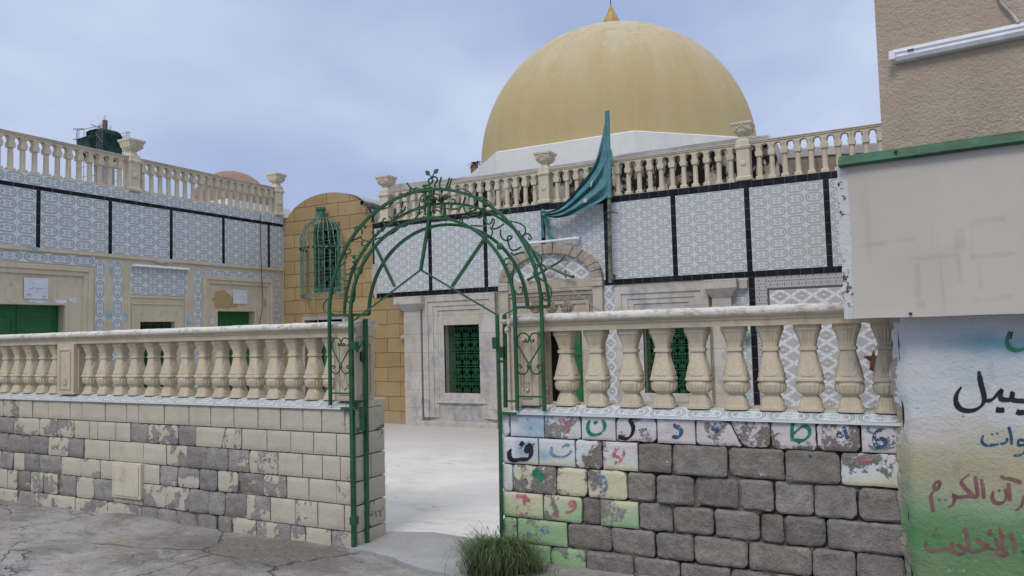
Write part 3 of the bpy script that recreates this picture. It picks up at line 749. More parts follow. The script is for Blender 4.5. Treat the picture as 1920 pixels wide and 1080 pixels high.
# ------------------------------------------------------------------ balusters and the two low balustrades
HB = 0.500
def baluster_mesh():
    b = MB(); NA, NR = 80, 84
    prof = [(0, .072, 6), (.03, .072, 6), (.035, .066, 6), (.10, .060, 5.5), (.155, .0515, 5), (.178, .048, 4.5), (.185, .052, 3), (.215, .070, 2.7), (.26, .0765, 2.6), (.30, .078, 2.6), (.325, .072, 3), (.335, .070, 6), (.35, .078, 6), (.375, .076, 6), (.385, .0715, 6), (.45, .066, 6), (.55, .057, 6), (.64, .0505, 6), (.695, .047, 6), (.70, .0545, 6), (.735, .0545, 6), (.742, .048, 6), (.80, .051, 6), (.87, .060, 6), (.915, .0665, 6), (.935, .071, 6), (.94, .0735, 6), (1.0, .0735, 6)]
    def at(t):
        for (a, ra, na), (c, rc, nc) in zip(prof, prof[1:]):
            if t <= c:
                f = (t-a)/(c-a) if c > a else 0; r = ra+(rc-ra)*f
                return r-max(0, .0735-r)*.22, na+(nc-na)*f
        return prof[-1][1:]
    ts = sorted(set([i/NR for i in range(NR+1)]+[p[0] for p in prof])); rings = []
    for t in ts:
        r, n = at(t); ring = []
        for k in range(NA):
            a = 2*math.pi*(k+.5)/NA; ca, sa = math.cos(a), math.sin(a)
            rr = r/((abs(ca)**n+abs(sa)**n)**(1/n))
            lim = r*1.235; rr = min(rr, lim/ (max(abs(ca+sa), abs(ca-sa))/math.sqrt(2)) if n > 3.5 else rr)
            s_ = min(abs(ca), abs(sa))/max(abs(ca), abs(sa))            # 0 mid face .. 1 corner
            if .20 < t < .325: rr += .0042*math.cos(a*20)*sst(t, .2, .23)*(1-sst(t, .3, .325))
            if t < .17 and s_ < .72: rr += .0026*math.cos(s_*22)*sst(t, .03, .06)*(1-sst(t, .13, .17))
            if .76 < t < .93 and s_ < .72: rr += .0026*math.cos(s_*20)*sst(t, .76, .8)
            if .39 < t < .66 and s_ < .75:                              # leaf relief on each face
                v = (t-.40)/.25; x = s_/.80*.62; rad = math.hypot(x, v-.04); an = math.atan2(x, max(v-.04, 1e-3)); Rm = .98-.30*an
                if 0 < v and rad < Rm: rr += .0062*(.35+.65*abs(math.cos(an*4.6)))*min(1, (1-rad/Rm)*3.5)
            ring.append((rr*ca, rr*sa, t*HB))
        rings.append(ring)
    b.loft(rings); return b
_bm = baluster_mesh()
def pillar(mb, x0, x1, y0, y1, z0, z1):
    mb.box(x0, x1, y0, y1, z0, z1)
    w_ = x1-x0; m = .045
    def panel(o, ud, nd, wd):
        o = Vector(o); ud = Vector(ud); nd = Vector(nd); u0, u1, c0, c1 = m, wd-m, z0+.05, z1-.05; s_ = .012
        for (a, c, e, f) in ((u0, u0+s_, c0, c1), (u1-s_, u1, c0, c1), (u0+s_, u1-s_, c1-s_, c1), (u0+s_, u1-s_, c0, c0+s_)):
            mb.obox(o+ud*a+Vector((0, 0, e-0))-Vector((0, 0, 0)), ud*(c-a), nd*.010, (0, 0, f-e))
        uc = (u0+u1)/2
        for k in range(9):                    # palmette relief low on the panel
            an = math.pi*(k/8); r_ = .030+.006*(k % 2); pth = [o+ud*(uc+.006*math.cos(an))+nd*.004+Vector((0, 0, c0+.075)), o+ud*(uc+r_*.7*math.cos(an))+nd*.007+Vector((0, 0, c0+.075+r_*math.sin(an)*1.2-.01)), o+ud*(uc+r_*math.cos(an))+nd*.003+Vector((0, 0, c0+.075+r_*math.sin(an)*1.7-.02))]
            mb.tube(pth, .0052, 5)
        mb.sphere(tuple(o+ud*uc+nd*.002+Vector((0, 0, c0+.055))), .016, 10, 6)
    panel((x0, y0, 0), (1, 0, 0), (0, -1, 0), w_); panel((x1, y0, 0), (0, 1, 0), (1, 0, 0), y1-y0)
def rail_mesh(mb, x0, x1, yf, yb, endcap=False):
    prof = [(yf+.035, 1.603), (yf+.030, 1.640), (yf+.022, 1.643), (yf+.020, 1.655), (yf+.008, 1.660), (yf-.004, 1.672), (yf-.010, 1.690), (yf-.006, 1.706), (yf+.012, 1.717), (yf+.05, 1.723),
            (yb-.05, 1.724), (yb-.012, 1.716), (yb+.006, 1.704), (yb+.010, 1.690), (yb+.002, 1.668), (yb-.02, 1.655), (yb-.03, 1.640), (yb-.034, 1.603)]
    n = max(2, int((x1-x0)/.02)); rings = []
    for i in range(n+1):
        x = x0+(x1-x0)*i/n; r = []
        for y, z in prof:
            k = 1.0 if z > 1.66 else .35
            r.append((x, y+.005*k*nz(x*9, y*9, z*9)+.0025*k*nz(x*33, y*30, z*30), z+.0045*k*nz(x*8, y*8, 5+z)+.0022*k*nz(x*40, y*30, 8)))
        rings.append(r)
    mb.loft(rings)
YB = 4.685
def balustrade(label, x0, x1, xs_, pillars, grp):
    org = ((x0+x1)/2, YB, 1.104)
    t = thing('balustrade', label, 'balustrade', org, 'vase baluster balustrades on the low walls')
    b = MB(); rail_mesh(b, x0, x1, 4.555, 4.83); b.build('top_rail', M_rail, t, org, smooth=50)
    first = None
    for x in xs_:
        loc = (x-org[0], 0, 0)
        if first is None:
            first = MB(); first.v = _bm.v; first.f = _bm.f; first.u = _bm.u
            first = first.build('baluster', M_cream, t, (0, 0, 0), smooth=28); first.location = loc
        else:
            q = copy_part(first, t, (loc[0]+.002*nz(x*31, 1), .003*nz(x*17, 2), 0)); q.rotation_euler = (R_(.5)*nz(x*13, 3), R_(.7)*nz(x*19, 4), R_(3.5)*nz(x*23, 5)+math.pi/2*int(2+2*nz(x*41, 6)))
    for (a, c) in pillars:
        b = MB(); pillar(b, a, c, 4.575, 4.80, 1.104, 1.603); b.build('pillar', M_cream, t, org, bevel=0.004)
    return t
xl = [-4.35-.2185*k for k in range(15)]
xl = [PXZ(q, 1.35, YB-.07)+.0 for q in (580, 542, 507, 470, 437, 405, 373, 340, 307, 276, 245, 217, 187, 160)]
pil = PXZ(107, 1.35, 4.575), PXZ(138, 1.35, 4.575)
xl2 = [pil[0]-.17-.222*k for k in range(12)]
pE = (PXZ(627, 1.3, 4.575), XLE-.012)
balustrade('cream balustrade of vase balusters on the wall left of the gate', -10.9, XLE-.004, [pE[0]-.10]+xl+xl2, [pE, pil], None)
xr = [PXZ(q, 1.35, YB-.07) for q in (1055, 1113, 1177, 1238, 1305, 1375, 1443, 1515, 1590, 1663)]
pR = (PXZ(968, 1.3, 4.575), PXZ(1009, 1.3, 4.575))
balustrade('cream balustrade of vase balusters above the lettered wall right of the gate', PXZ(957, 1.7, 4.555), -0.065, xr, [pR], None)
b = MB(); rn = random.Random(9); q = P(953, 604, 1, 4.60)
for k in range(5): b.sphere((q.x+rn.uniform(-.03, .03), q.y+rn.uniform(-.03, .04), q.z-.02+rn.uniform(-.05, .06)), rn.uniform(.02, .035), 6, 4, (rn.uniform(.8, 1.3), 1, rn.uniform(.7, 1.2)))
tag(b.build('rubble', M_cream_pale, None, tuple(q)), 'broken cement rubble stuck on the rail end behind the right gate post', 'rubble')
# metal service hatch in the left wall
hx0, hx1 = PXZ(213, .45, 4.53), PXZ(266, .45, 4.53); hz1 = P(240, 868, 1, 4.53).z; hz0 = P(240, 934, 1, 4.53).z
t = thing('meter_box', 'small cream metal hatch set low in the left block wall', 'hatch', ((hx0+hx1)/2, 4.53, hz0)); o_ = t.location[:]
b = MB(); b.box(hx0, hx1, 4.515, 4.60, hz0, hz1); b.build('frame', M_cream_pale, t, o_, bevel=.004)
b = MB(); b.box(hx0+.022, hx1-.022, 4.507, 4.514, hz0+.022, hz1-.022)
b.box(hx0+.03, hx0+.042, 4.502, 4.506, (hz0+hz1)/2, (hz0+hz1)/2+.02); b.build('door_panel', M_cream_pale, t, o_, bevel=.003)
# ------------------------------------------------------------------ green iron gateway
Y0, Y1, YM = 4.515, 4.645, 4.575
gw = thing('arched_gateway', 'dark green wrought iron arch with scrolls and lettering spanning the gap in the wall', 'gateway', (-3.07, Y0, 0)); OG = (-3.07, Y0, 0)
def GP(px, py, Y=Y0): q = P(px, py, 1, Y); return q
def bar(name, pts, r=.0125, seg=4, parent=gw):
    b = MB(); b.tube(pts, r, seg); return b.build(name, M_green, parent, OG, smooth=(seg > 4), bevel=0)
def arc(cx, zs, rx, rz, Y, n=48, zl=None, zr=None):
    o = []
    for i in range(n+1):
        a = math.pi*(1-i/n); o.append((cx+rx*math.cos(a), Y, zs+rz*math.sin(a)))
    return o
XA, XB, XD, XE, ZS = -3.985, -3.772, -2.354, -2.153, 1.768
bar('arch', arc((XA+XE)/2, ZS, (XE-XA)/2, .888, Y0), .0145)
bar('arch', arc((XB+XD)/2, ZS, (XD-XB)/2, .680, Y0), .0145)
xa1, xe1 = GP(646, 592, Y1).x, GP(1030, 578, Y1).x; xb1, xd1 = GP(692, 592, Y1).x, GP(989, 577, Y1).x
bar('arch', arc((xa1+xe1)/2, ZS, (xe1-xa1)/2, .800, Y1), .012)
bar('arch', arc((xb1+xd1)/2, ZS, (xd1-xb1)/2, .640, Y1), .0145)
# posts
bar('post', [(XA, Y0, 1.075), (XA, Y0, ZS)], .015); bar('post', [(XB, Y0, 0.0), (XB, Y0, ZS)], .021)
bar('post', [GP(688, 1019, Y1), GP(685, 598, Y1)], .020)
bar('post', [(XD, Y0, 1.075), (XD, Y0, ZS)], .015); bar('post', [(XE, Y0, 1.075), (XE, Y0, ZS)], .015)
bar('post', [GP(941, 1040, Y0), GP(938, 800, Y0), GP(932, 589, Y0)], .0135)
bar('post', [GP(948, 764, Y1), GP(946, 590, Y1)], .016)
# springing frames, ties and lugs
for (a, c, d, e) in ((XA, XB, xa1, xb1), (XD, XE, xd1, xe1)):
    bar('tie_bar', [(a, Y0, ZS), (c, Y0, ZS)], .012); bar('tie_bar', [(d, Y1, ZS), (e, Y1, ZS)], .012)
    bar('tie_bar', [(a, Y0, ZS+.004), (d, Y1, ZS+.004)], .010); bar('tie_bar', [(c, Y0, ZS+.004), (e, Y1, ZS+.004)], .010)
    bar('tie_bar', [(a, Y0, 1.170), (c, Y0, 1.170)], .008)
bar('tie_bar', [GP(938, 678), GP(948, 677, Y1)], .011); bar('tie_bar', [GP(938, 775), GP(967, 776)], .014)
bar('tie_bar', [GP(950, 752, Y1), GP(968, 752)], .008); bar('tie_bar', [GP(664, 752), GP(687, 752, Y1)], .010)
bar('tie_bar', [GP(640, 766), GP(668, 766)], .014); bar('tie_bar', [GP(945, 590), GP(966, 579)], .006)
bar('tie_bar', [GP(669, 660), GP(684, 632, Y1)], .008)
for q in ((668, 648), (668, 976)): 
    p = GP(*q); b = MB(); b.box(p.x-.045, p.x+.01, p.y-.026, p.y+.02, p.z-.03, p.z+.03); b.build('hinge_lug', M_green, gw, OG, bevel=.004)
for q in ((681, 668, Y1), (930, 643, Y0), (943, 660, Y1)):
    p = GP(*q); b = MB(); b.box(p.x-.018, p.x+.018, p.y-.025, p.y+.02, p.z-.04, p.z+.04); b.build('hinge_lug', M_green, gw, OG, bevel=.004)
p = GP(679, 785, Y0+.06); b = MB(); b.box(p.x-.02, p.x+.02, p.y-.01, p.y+.01, p.z-.09, p.z+.09); b.build('lock_plate', M_green, gw, OG, bevel=.004)
# gable rods and struts
bar('gable_rod', [GP(661, 603), GP(789, 506)], .008); bar('gable_rod', [GP(789, 506), GP(933, 591)], .008)
bar('strut', [GP(806, 350), GP(806, 375), GP(803, 420), GP(789, 506)], .014)
bar('strut', [GP(705, 464), GP(740, 537)], .013); bar('strut', [GP(913, 441), GP(848, 537)], .014)
bar('strut', [GP(835, 415, YM), GP(833, 382, YM)], .012); bar('strut', [GP(808, 365), GP(833, 384, YM)], .009)
# scrolls (rod centre lines)
Q1 = lambda pts: zz(600, 310, 7.2, pts); Q2 = lambda pts: zz(800, 310, 6.75, pts); Q3 = lambda pts: zz(600, 440, 5.4, pts); Q4 = lambda pts: zz(900, 440, 5.4, pts)
scr = [Q1([(930, 570), (990, 490), (1060, 430), (1110, 418), (1160, 425)]), Q1([(690, 770), (730, 680), (800, 610), (870, 580), (915, 575)]),
       Q1([(570, 930), (572, 890), (545, 845), (505, 825), (473, 850), (478, 888), (503, 890), (508, 868)]), Q1([(340, 1078), (420, 1020), (500, 985), (555, 962)]),
       Q1([(552, 985), (610, 1015), (680, 1025), (790, 985), (900, 950), (1000, 905), (1060, 850), (1075, 805), (1040, 775)]),
       Q1([(1455, 530), (1400, 582), (1300, 597), (1230, 612), (1180, 655)]), Q1([(1450, 690), (1420, 720), (1392, 708), (1400, 690)]), Q1([(1380, 620), (1260, 740), (1160, 820), (1100, 830)]),
       Q1([(1440, 400), (1385, 405), (1355, 445), (1370, 490), (1395, 480), (1388, 455)]),
       Q1([(1510, 400), (1560, 385), (1610, 410), (1610, 460), (1575, 465)]),
       Q2([(340, 335), (410, 300), (480, 305), (540, 340), (580, 385), (615, 415)]), Q2([(615, 415), (690, 405), (760, 440), (820, 490), (862, 560)]),
       Q2([(965, 690), (955, 620), (980, 560), (1030, 550), (1065, 580), (1055, 612), (1035, 600)]),
       Q2([(1000, 700), (1100, 715), (1190, 740), (1245, 790), (1245, 860), (1200, 895), (1160, 880), (1148, 848), (1170, 835), (1180, 855)]),
       Q2([(1215, 900), (1260, 865), (1305, 880), (1325, 920), (1300, 940), (1285, 915)]),
       Q2([(60, 640), (60, 600), (95, 570), (150, 575), (230, 640), (330, 690), (400, 710), (450, 660), (455, 640)]), Q2([(560, 760), (640, 765), (760, 770)]),
       Q2([(800, 780), (830, 830), (820, 890), (780, 910)]), Q2([(760, 590), (735, 650), (745, 690)]), Q2([(70, 470), (90, 520), (180, 530), (300, 555)]),
       Q4([(500, 140), (570, 180), (620, 230), (620, 290), (580, 305), (545, 290)]), Q4([(580, 420), (640, 470), (700, 520), (725, 580), (710, 640), (670, 660), (635, 640), (635, 605), (655, 595), (665, 615)]),
       Q4([(345, 320), (330, 270), (290, 240), (255, 250), (250, 290), (270, 305), (278, 290)]), Q4([(345, 320), (330, 430), (340, 540), (380, 600), (425, 590), (430, 550), (410, 530), (398, 545)]),
       Q4([(570, 405), (575, 350), (600, 310), (640, 305), (662, 340), (650, 372), (630, 365), (635, 345)]),
       Q3([(405, 30), (330, 60), (270, 90), (245, 140), (250, 180), (280, 195), (305, 180), (305, 150), (288, 150)]),
       Q3([(150, 580), (90, 640), (40, 700), (40, 760), (75, 795), (105, 775), (100, 740), (85, 740)]), Q3([(265, 280), (200, 320), (130, 380)]),
       Q3([(350, 370), (380, 335), (415, 340), (430, 370), (410, 395), (400, 375)]), Q3([(352, 370), (355, 480), (355, 600), (345, 670), (310, 690), (280, 675), (275, 640), (295, 625), (308, 640)]),
       Q3([(270, 250), (265, 205), (240, 185), (212, 200), (215, 235), (235, 235)]), Q3([(100, 795), (170, 810), (240, 812), (290, 805)]),
       Q3([(545, 60), (530, 110), (545, 145), (575, 140), (570, 115)])]
for s_ in scr: bar('scroll', smoothpts([GP(a, c, Y0+.02) for a, c in s_], 5), .0058, 6)
# bent-rod lettering between the arches and above the crown
let = [Q1([(1175, 235), (1200, 275), (1235, 310), (1270, 330), (1300, 360), (1328, 345), (1320, 310), (1290, 305), (1275, 335), (1300, 360), (1380, 360), (1440, 352), (1475, 345), (1450, 312), (1400, 290), (1395, 272), (1470, 265), (1510, 235), (1522, 200), (1500, 175), (1470, 190), (1465, 225), (1490, 245)]),
       Q1([(1222, 290), (1220, 340), (1200, 385), (1165, 410), (1140, 405)]), Q1([(1505, 170), (1545, 155), (1580, 170), (1580, 215), (1550, 260), (1560, 310), (1590, 325), (1610, 305)]),
       Q2([(188, 145), (165, 225), (170, 285), (200, 305), (240, 290), (270, 220), (288, 155)]), Q2([(318, 165), (290, 250), (255, 305), (200, 315), (160, 300)]),
       Q1([(1155, 555), (1140, 600), (1090, 640), (1060, 650), (1040, 690), (990, 710)]), Q1([(1100, 590), (1100, 625), (1125, 620)]), Q1([(990, 680), (1000, 705), (1040, 690)]), Q1([(975, 765), (965, 715), (930, 690)]),
       Q1([(890, 720), (855, 725), (848, 770), (875, 800), (865, 860), (830, 890), (770, 880)]), Q1([(725, 885), (705, 905), (725, 940), (765, 925), (740, 985)]),
       Q2([(320, 430), (360, 440), (340, 490), (305, 510), (330, 550), (400, 545), (450, 510), (490, 400)]), Q2([(490, 400), (470, 480), (475, 560), (510, 595), (570, 580), (620, 560), (600, 530), (560, 550), (550, 600), (600, 630), (660, 600), (700, 550), (740, 540)]),
       Q2([(745, 545), (720, 620), (670, 665), (640, 650)]), Q2([(700, 560), (735, 690), (780, 745), (820, 720), (830, 680), (855, 690), (850, 730), (830, 780), (860, 805), (920, 780), (980, 740)]),
       Q2([(935, 815), (935, 880), (960, 930), (1010, 950), (1060, 935), (1075, 900), (1050, 890), (1025, 915), (1030, 960), (1050, 1040), (1090, 1075), (1150, 1060), (1195, 1030)]), Q2([(450, 650), (455, 720), (490, 745)]), Q2([(450, 650), (510, 645), (535, 665), (515, 675)]),
       Q4([(315, 180), (340, 205), (400, 185), (445, 180)]), Q3([(435, 70), (420, 100), (460, 120), (465, 150), (435, 175), (400, 175)]), Q3([(390, 240), (350, 270), (350, 300), (320, 340), (300, 345)]), Q3([(330, 270), (345, 290), (370, 270)]),
       Q3([(330, 340), (310, 390), (265, 405)]), Q3([(215, 430), (250, 465), (280, 465)]), Q3([(285, 470), (285, 520), (245, 540)]), Q3([(390, 205), (400, 235), (420, 215)])]
for s_ in let: bar('lettering', smoothpts([GP(a, c, Y0+.005) for a, c in s_], 5), .0068, 6)
for q, r in ((Q3([(458, 238)])[0], .022), (Q3([(347, 225)])[0], .020), (Q4([(200, 118)])[0], .026), (Q1([(610, 830)])[0], .016), (Q2([(240, 400)])[0], .024), (Q1([(1460, 465)])[0], .022)):
    b = MB(); p = GP(*q, Y0+.0); b.sphere(p, r, 12, 8, (1, .35, 1)); b.build('boss', M_green, gw, OG, smooth='all')
for k in range(6):
    p = GP(*Q1([(1465, 460)])[0]); a = k*math.pi/3
    b = MB(); b.sphere((p.x+.028*math.cos(a), p.y-.008, p.z+.028*math.sin(a)), .017, 8, 6, (1, .4, 1)); b.build('petal', M_green, gw, OG, smooth='all')
def leaf(base, tip, wd):
    b = MB(); A = GP(*base); T = GP(*tip); d = T-A; s_ = Vector((-d.z, 0, d.x)).normalized(); L = []; Rr = []
    prof = [(0, .05), (.15, .55), (.35, 1), (.55, .95), (.75, .6), (.9, .25), (1, .02)]
    f, k = [], []
    for y in (-.003, .003):
        f.append([A+d*t+s_*wd*w_+Vector((0, y, 0)) for t, w_ in prof]+[A+d*t-s_*wd*w_+Vector((0, y, 0)) for t, w_ in reversed(prof)])
    b.prism(f[0], (0, .006, 0)); b.build('leaf', M_green, gw, OG)
leaf(Q1([(1478, 132)])[0], Q1([(1425, 72)])[0], .017); leaf(Q1([(1537, 112)])[0], Q1([(1598, 48)])[0], .017)
bar('leaf_stem', smoothpts([GP(*q) for q in Q1([(1512, 165), (1495, 148), (1476, 128)])]), .005, 6); bar('leaf_stem', smoothpts([GP(*q) for q in Q1([(1512, 165), (1522, 140), (1542, 105)])]), .005, 6)
# heart scrolls between the short posts
Q6 = lambda pts: zz(900, 560, 4.5, pts)
hearts = [Q6([(395, 345), (383, 347), (385, 362), (405, 360), (413, 330), (395, 300), (360, 290), (330, 305), (315, 345), (325, 400), (365, 470), (412, 552)]), Q6([(440, 345), (453, 347), (450, 362), (430, 362), (420, 335), (435, 300), (470, 290), (505, 310), (520, 350), (505, 400), (465, 470), (415, 552)]),
          Q6([(410, 580), (395, 620), (360, 637), (325, 620), (313, 590), (322, 565), (345, 560), (350, 578), (335, 585)]), Q6([(418, 580), (440, 620), (475, 637), (508, 620), (520, 595), (512, 565), (490, 560), (483, 578), (498, 585)])]
for dxh in (0.0, -1.622):
    for s_ in hearts:
        bar('heart_scroll', smoothpts([GP(a, c)+Vector((dxh, 0, .0)) for a, c in s_], 5), .0055, 6)
    p = GP(*Q6([(413, 570)])[0])+Vector((dxh, 0, 0)); b = MB(); b.sphere(p, .017, 12, 8, (1, .6, 1.2)); b.build('boss', M_green, gw, OG, smooth='all')
# ------------------------------------------------------------------ wall plates with openings, tile panels
def plate(mb, u0, u1, v0, v1, holes, to3, depth):
    """front sheet with rectangular holes and their reveals; to3(u,v,d) places a point d behind the front"""
    us = sorted({u0, u1, *[h[0] for h in holes], *[h[1] for h in holes]}); vs = sorted({v0, v1, *[h[2] for h in holes], *[h[3] for h in holes]})
    us = [u for u in us if u0 <= u <= u1]; vs = [v for v in vs if v0 <= v <= v1]
    for a, c in zip(us, us[1:]):
        for e, f in zip(vs, vs[1:]):
            if not any(h[0] <= (a+c)/2 <= h[1] and h[2] <= (e+f)/2 <= h[3] for h in holes):
                mb.poly([to3(a, e, 0), to3(c, e, 0), to3(c, f, 0), to3(a, f, 0)])
    for a, c, e, f in holes:
        for q in (((a, e), (a, f)), ((c, e), (c, f)), ((a, f), (c, f)), ((a, e), (c, e))):
            (p, r), (s_, t_) = q; mb.poly([to3(p, r, 0), to3(s_, t_, 0), to3(s_, t_, depth), to3(p, r, depth)])
def tiles(mb, u0, u1, v0, v1, nu, nv, to3, d, swap=False, o=(0, 0)):
    uv = [(o[0], o[1]), (o[0]+nu, o[1]), (o[0]+nu, o[1]+nv), (o[0], o[1]+nv)]
    if swap: uv = [(o[1], o[0]), (o[1], o[0]+nu), (o[1]+nv, o[0]+nu), (o[1]+nv, o[0])]
    A = [to3(u0, v0, -d), to3(u1, v0, -d), to3(u1, v1, -d), to3(u0, v1, -d)]; B = [to3(u0, v0, .01), to3(u1, v0, .01), to3(u1, v1, .01), to3(u0, v1, .01)]
    mb.poly(A, uv)
    for i in range(4): k = (i+1) % 4; mb.poly([A[i], B[i], B[k], A[k]], [(o[0]+.001, o[1]+.001)]*4)
def slab(mb, u0, u1, v0, v1, to3, d, back=.01):
    A = [to3(u0, v0, -d), to3(u1, v0, -d), to3(u1, v1, -d), to3(u0, v1, -d)]; B = [to3(u0, v0, back), to3(u1, v0, back), to3(u1, v1, back), to3(u0, v1, back)]
    i = [mb.vert(p) for p in A+B]; mb.face(i[:4])
    for a in range(4): k = (a+1) % 4; mb.face((i[a], i[4+a], i[4+k], i[k]))
def frame_(mb, u0, u1, v0, v1, w_, to3, d, bottom=False):
    slab(mb, u0, u0+w_, v0, v1, to3, d); slab(mb, u1-w_, u1, v0, v1, to3, d); slab(mb, u0+w_, u1-w_, v1-w_, v1, to3, d)
    if bottom: slab(mb, u0+w_, u1-w_, v0, v0+w_, to3, d)
tL = lambda u, v, d: (XL-d, u, v)       # left building: u runs along Y
tF = lambda u, v, d: (u, YF+d, v)       # shrine front
def grille(mb, u0, u1, v0, v1, nu, nv, to3, d, r=.008):
    """iron grille of paired scrolls: rows and columns of heart cells"""
    cw, ch = (u1-u0)/nu, (v1-v0)/nv
    def ln(p): mb.tube([to3(*q, d) for q in p], r*.8, 4)
    for i in range(int(nu)+1): u = u0+i*cw; ln([(u, v0), (u, v1)])
    for j in range(int(nv)+1): v = v0+j*ch; ln([(u0, v), (u1, v)])
    def spiral(cu, cv, r0, a0, turns, n=12):
        return [(cu+r0*(1-.72*k/n)*math.cos(a0+turns*2*math.pi*k/n), cv+r0*(1-.72*k/n)*math.sin(a0+turns*2*math.pi*k/n)*cw/ch) for k in range(n+1)]
    for i in range(int(nu)):
        for j in range(int(nv)):
            for sx in (1, -1):
                top = spiral(.27, .74, .185, R_(-20), 1.15); bot = spiral(.25, .25, .175, R_(160), 1.1)
                pts = list(reversed(top))+[(.36, .5)]+bot if j % 2 == 0 else list(reversed(spiral(.27, .74, .185, R_(200), -1.15)))+[(.16, .5)]+spiral(.25, .25, .175, R_(20), -1.1)
                pts = [(u0+(i+.5+sx*(a-.5))*cw, v0+(j+c)*ch) for a, c in pts]
                mb.tube([to3(*q, d) for q in pts], r*.8, 4)

# ------------------------------------------------------------------ left building
lb = thing('tiled_building', 'long cream building with blue oval tile panels and green doors on the left', 'building', (XL, 7.5, 0)); OLB = (XL, 7.5, 0)
d1R, d1T = LY(122, 572); d2L, d2T = LY(408, 583); d2R = LY(478, 583)[0]; wL_, wT = LY(263, 603); wR_ = LY(328, 603)[0]
YS = 2.2
holes = [(d1R-1.75, d1R, -.5, d1T), (d2L, d2R, -.5, d2T), (wL_, wR_, .85, wT)]
b = MB(); plate(b, YS, YF, -.1, 4.03, holes, tL, .30)
b.poly([(XL, YS, -.1), (XL, YS, 4.03), (XL-4, YS, 4.03), (XL-4, YS, -.1)]); b.poly([(XL, YS, 4.03), (XL, YF+1.5, 4.03), (XL-4, YF+1.5, 4.03), (XL-4, YS, 4.03)])
M_lwall = mk_cream('cream limewash wall', (0.56, 0.50, 0.385), (0.44, 0.37, 0.26))
b.build('wall', M_lwall, lb, OLB)
# plaster frames and mouldings
b = MB()
def dframe(a, c, top, w1, w2, out1):
    frame_(b, a, c, 0, top, w1, tL, out1)
sur = [(LY(-150, 470)[0], LY(172, 505)[0], LY(120, 499)[1]), (LY(380, 524)[0], LY(511, 528)[0], LY(440, 520)[1])]
for (a, c, top), (h0, h1, ht) in zip(sur, ((d1R-1.75, d1R, d1T), (d2L, d2R, d2T))):
    frame_(b, a, c, 0, top, .07, tL, .040); frame_(b, a+.07, c-.07, 0, top-.07, .07, tL, .024)
    slab(b, h1+.012, h1+.03, 0, ht+.05, tL, .01)
frame_(b, wL_-.22, wR_+.22, .6, wT+.42, .035, tL, .018, True); frame_(b, wL_-.16, wR_+.16, .66, wT+.30, .02, tL, .014, True)
zc0 = LY(330, 499)[1]
b.build('plaster_moulding', M_lwall, lb, OLB, bevel=.004)
b = MB(); slab(b, YS, YF-.01, LY(90, 474)[1]+.006, 2.990, tL, .030); b.build('string_course', M_lwall, lb, OLB, bevel=.004)
# tile panels between black bands
bands = [6.303+1.098*k for k in range(-4, 5)]; ZT, ZB = 3.824, 2.997
b = MB(); hb = .030
for y in bands:
    if y > YS+.1: tiles(b, y-hb, y+hb, ZB-.005, ZT, 1, 5, tL, .012, True)
tiles(b, YS, YF-.02, ZT, 3.884, 33, 1, tL, .012)
b.build('black_tile_band', M_black, lb, OLB, fix=False)
for a, c in zip(bands, bands[1:]+[bands[-1]+1.098]):
    if c < YS+.2: continue
    b = MB(); e = min(c-hb, YF-.012); tiles(b, a+hb, e, ZB, ZT, 4*(e-a-hb)/1.038, 5, tL, .009, o=(0, int(a*3))); b.build('tile_panel', M_oval_l, lb, OLB, fix=False)
b = MB(); tiles(b, YS, YF-.02, 3.884, 4.045, 34, 1, tL, .009); b.build('tile_border', M_oval_l, lb, OLB, fix=False)
# tile borders round the doors and the panel over the window
def ybord(name, u0, u1, v0, v1, nu, nv, sw=False):
    b = MB(); tiles(b, u0, u1, v0, v1, nu, nv, tL, .008, sw); b.build(name, M_oval_l, lb, OLB, fix=False)
c0, c1 = LY(178, 530)[0], LY(196, 530)[0]; ybord('tile_border', c0, c1, .2, LY(188, 488)[1], 1, 9.0, True)
e0, e1 = LY(211, 530)[0], LY(229, 530)[0]; ybord('tile_border', e0, e1, .2, LY(220, 490)[1], 1, 9.0, True)
ybord('tile_border', YS, c0-.004, LY(90, 494)[1], LY(90, 474)[1], 14, 1)
f0, f1 = LY(364, 530)[0], LY(377, 530)[0]; ybord('tile_border', f0, f1, .2, LY(370, 503)[1], 1, 8.6, True)
g0, g1 = LY(512, 530)[0], LY(523, 530)[0]; ybord('tile_border', g0, g1, .2, LY(517, 515)[1], 1, 8.6, True)
ybord('tile_border', f1+.004, g0-.004, LY(440, 525)[1], LY(440, 509)[1], 6, 1)
q0, q1 = LY(244, 520)[0], LY(351, 520)[0]; ybord('tile_panel', q0, q1, LY(300, 554)[1], LY(300, 500)[1], 4, 3.05)
# doors
def door(u0, u1, v0, v1, n):
    b = MB(); slab(b, u0, u1, v0, v1, tL, -.16, .19); o = b.build('door', M_greendoor, lb, OLB)
    lw_ = (u1-u0)/n; p = MB()
    for k in range(n):
        a = u0+k*lw_; 
        if k: slab(p, a-.012, a+.012, v0, v1, tL, -.150, .165)
        for (m0, m1, z0, z1) in ((.12, .88, v1-.42, v1-.17), (.12, .44, v1-.95, v1-.55), (.56, .88, v1-.95, v1-.55), (.12, .44, v1-1.5, v1-1.08), (.56, .88, v1-1.5, v1-1.08)):
            s0, s1 = a+m0*lw_, a+m1*lw_
            q = [tL(s0, z0, .16), tL(s1, z0, .16), tL(s1, z1, .16), tL(s0, z1, .16)]; r = [tL(s0+.04, z0+.04, .138), tL(s1-.04, z0+.04, .138), tL(s1-.04, z1-.04, .138), tL(s0+.04, z1-.04, .138)]
            p.loft([q, r])
    b = p.build('door_panel', M_greendoor, o, OLB)
door(d1R-1.74, d1R-.005, .02, d1T-.005, 3); door(d2L+.005, d2R-.005, .02, d2T-.005, 2)
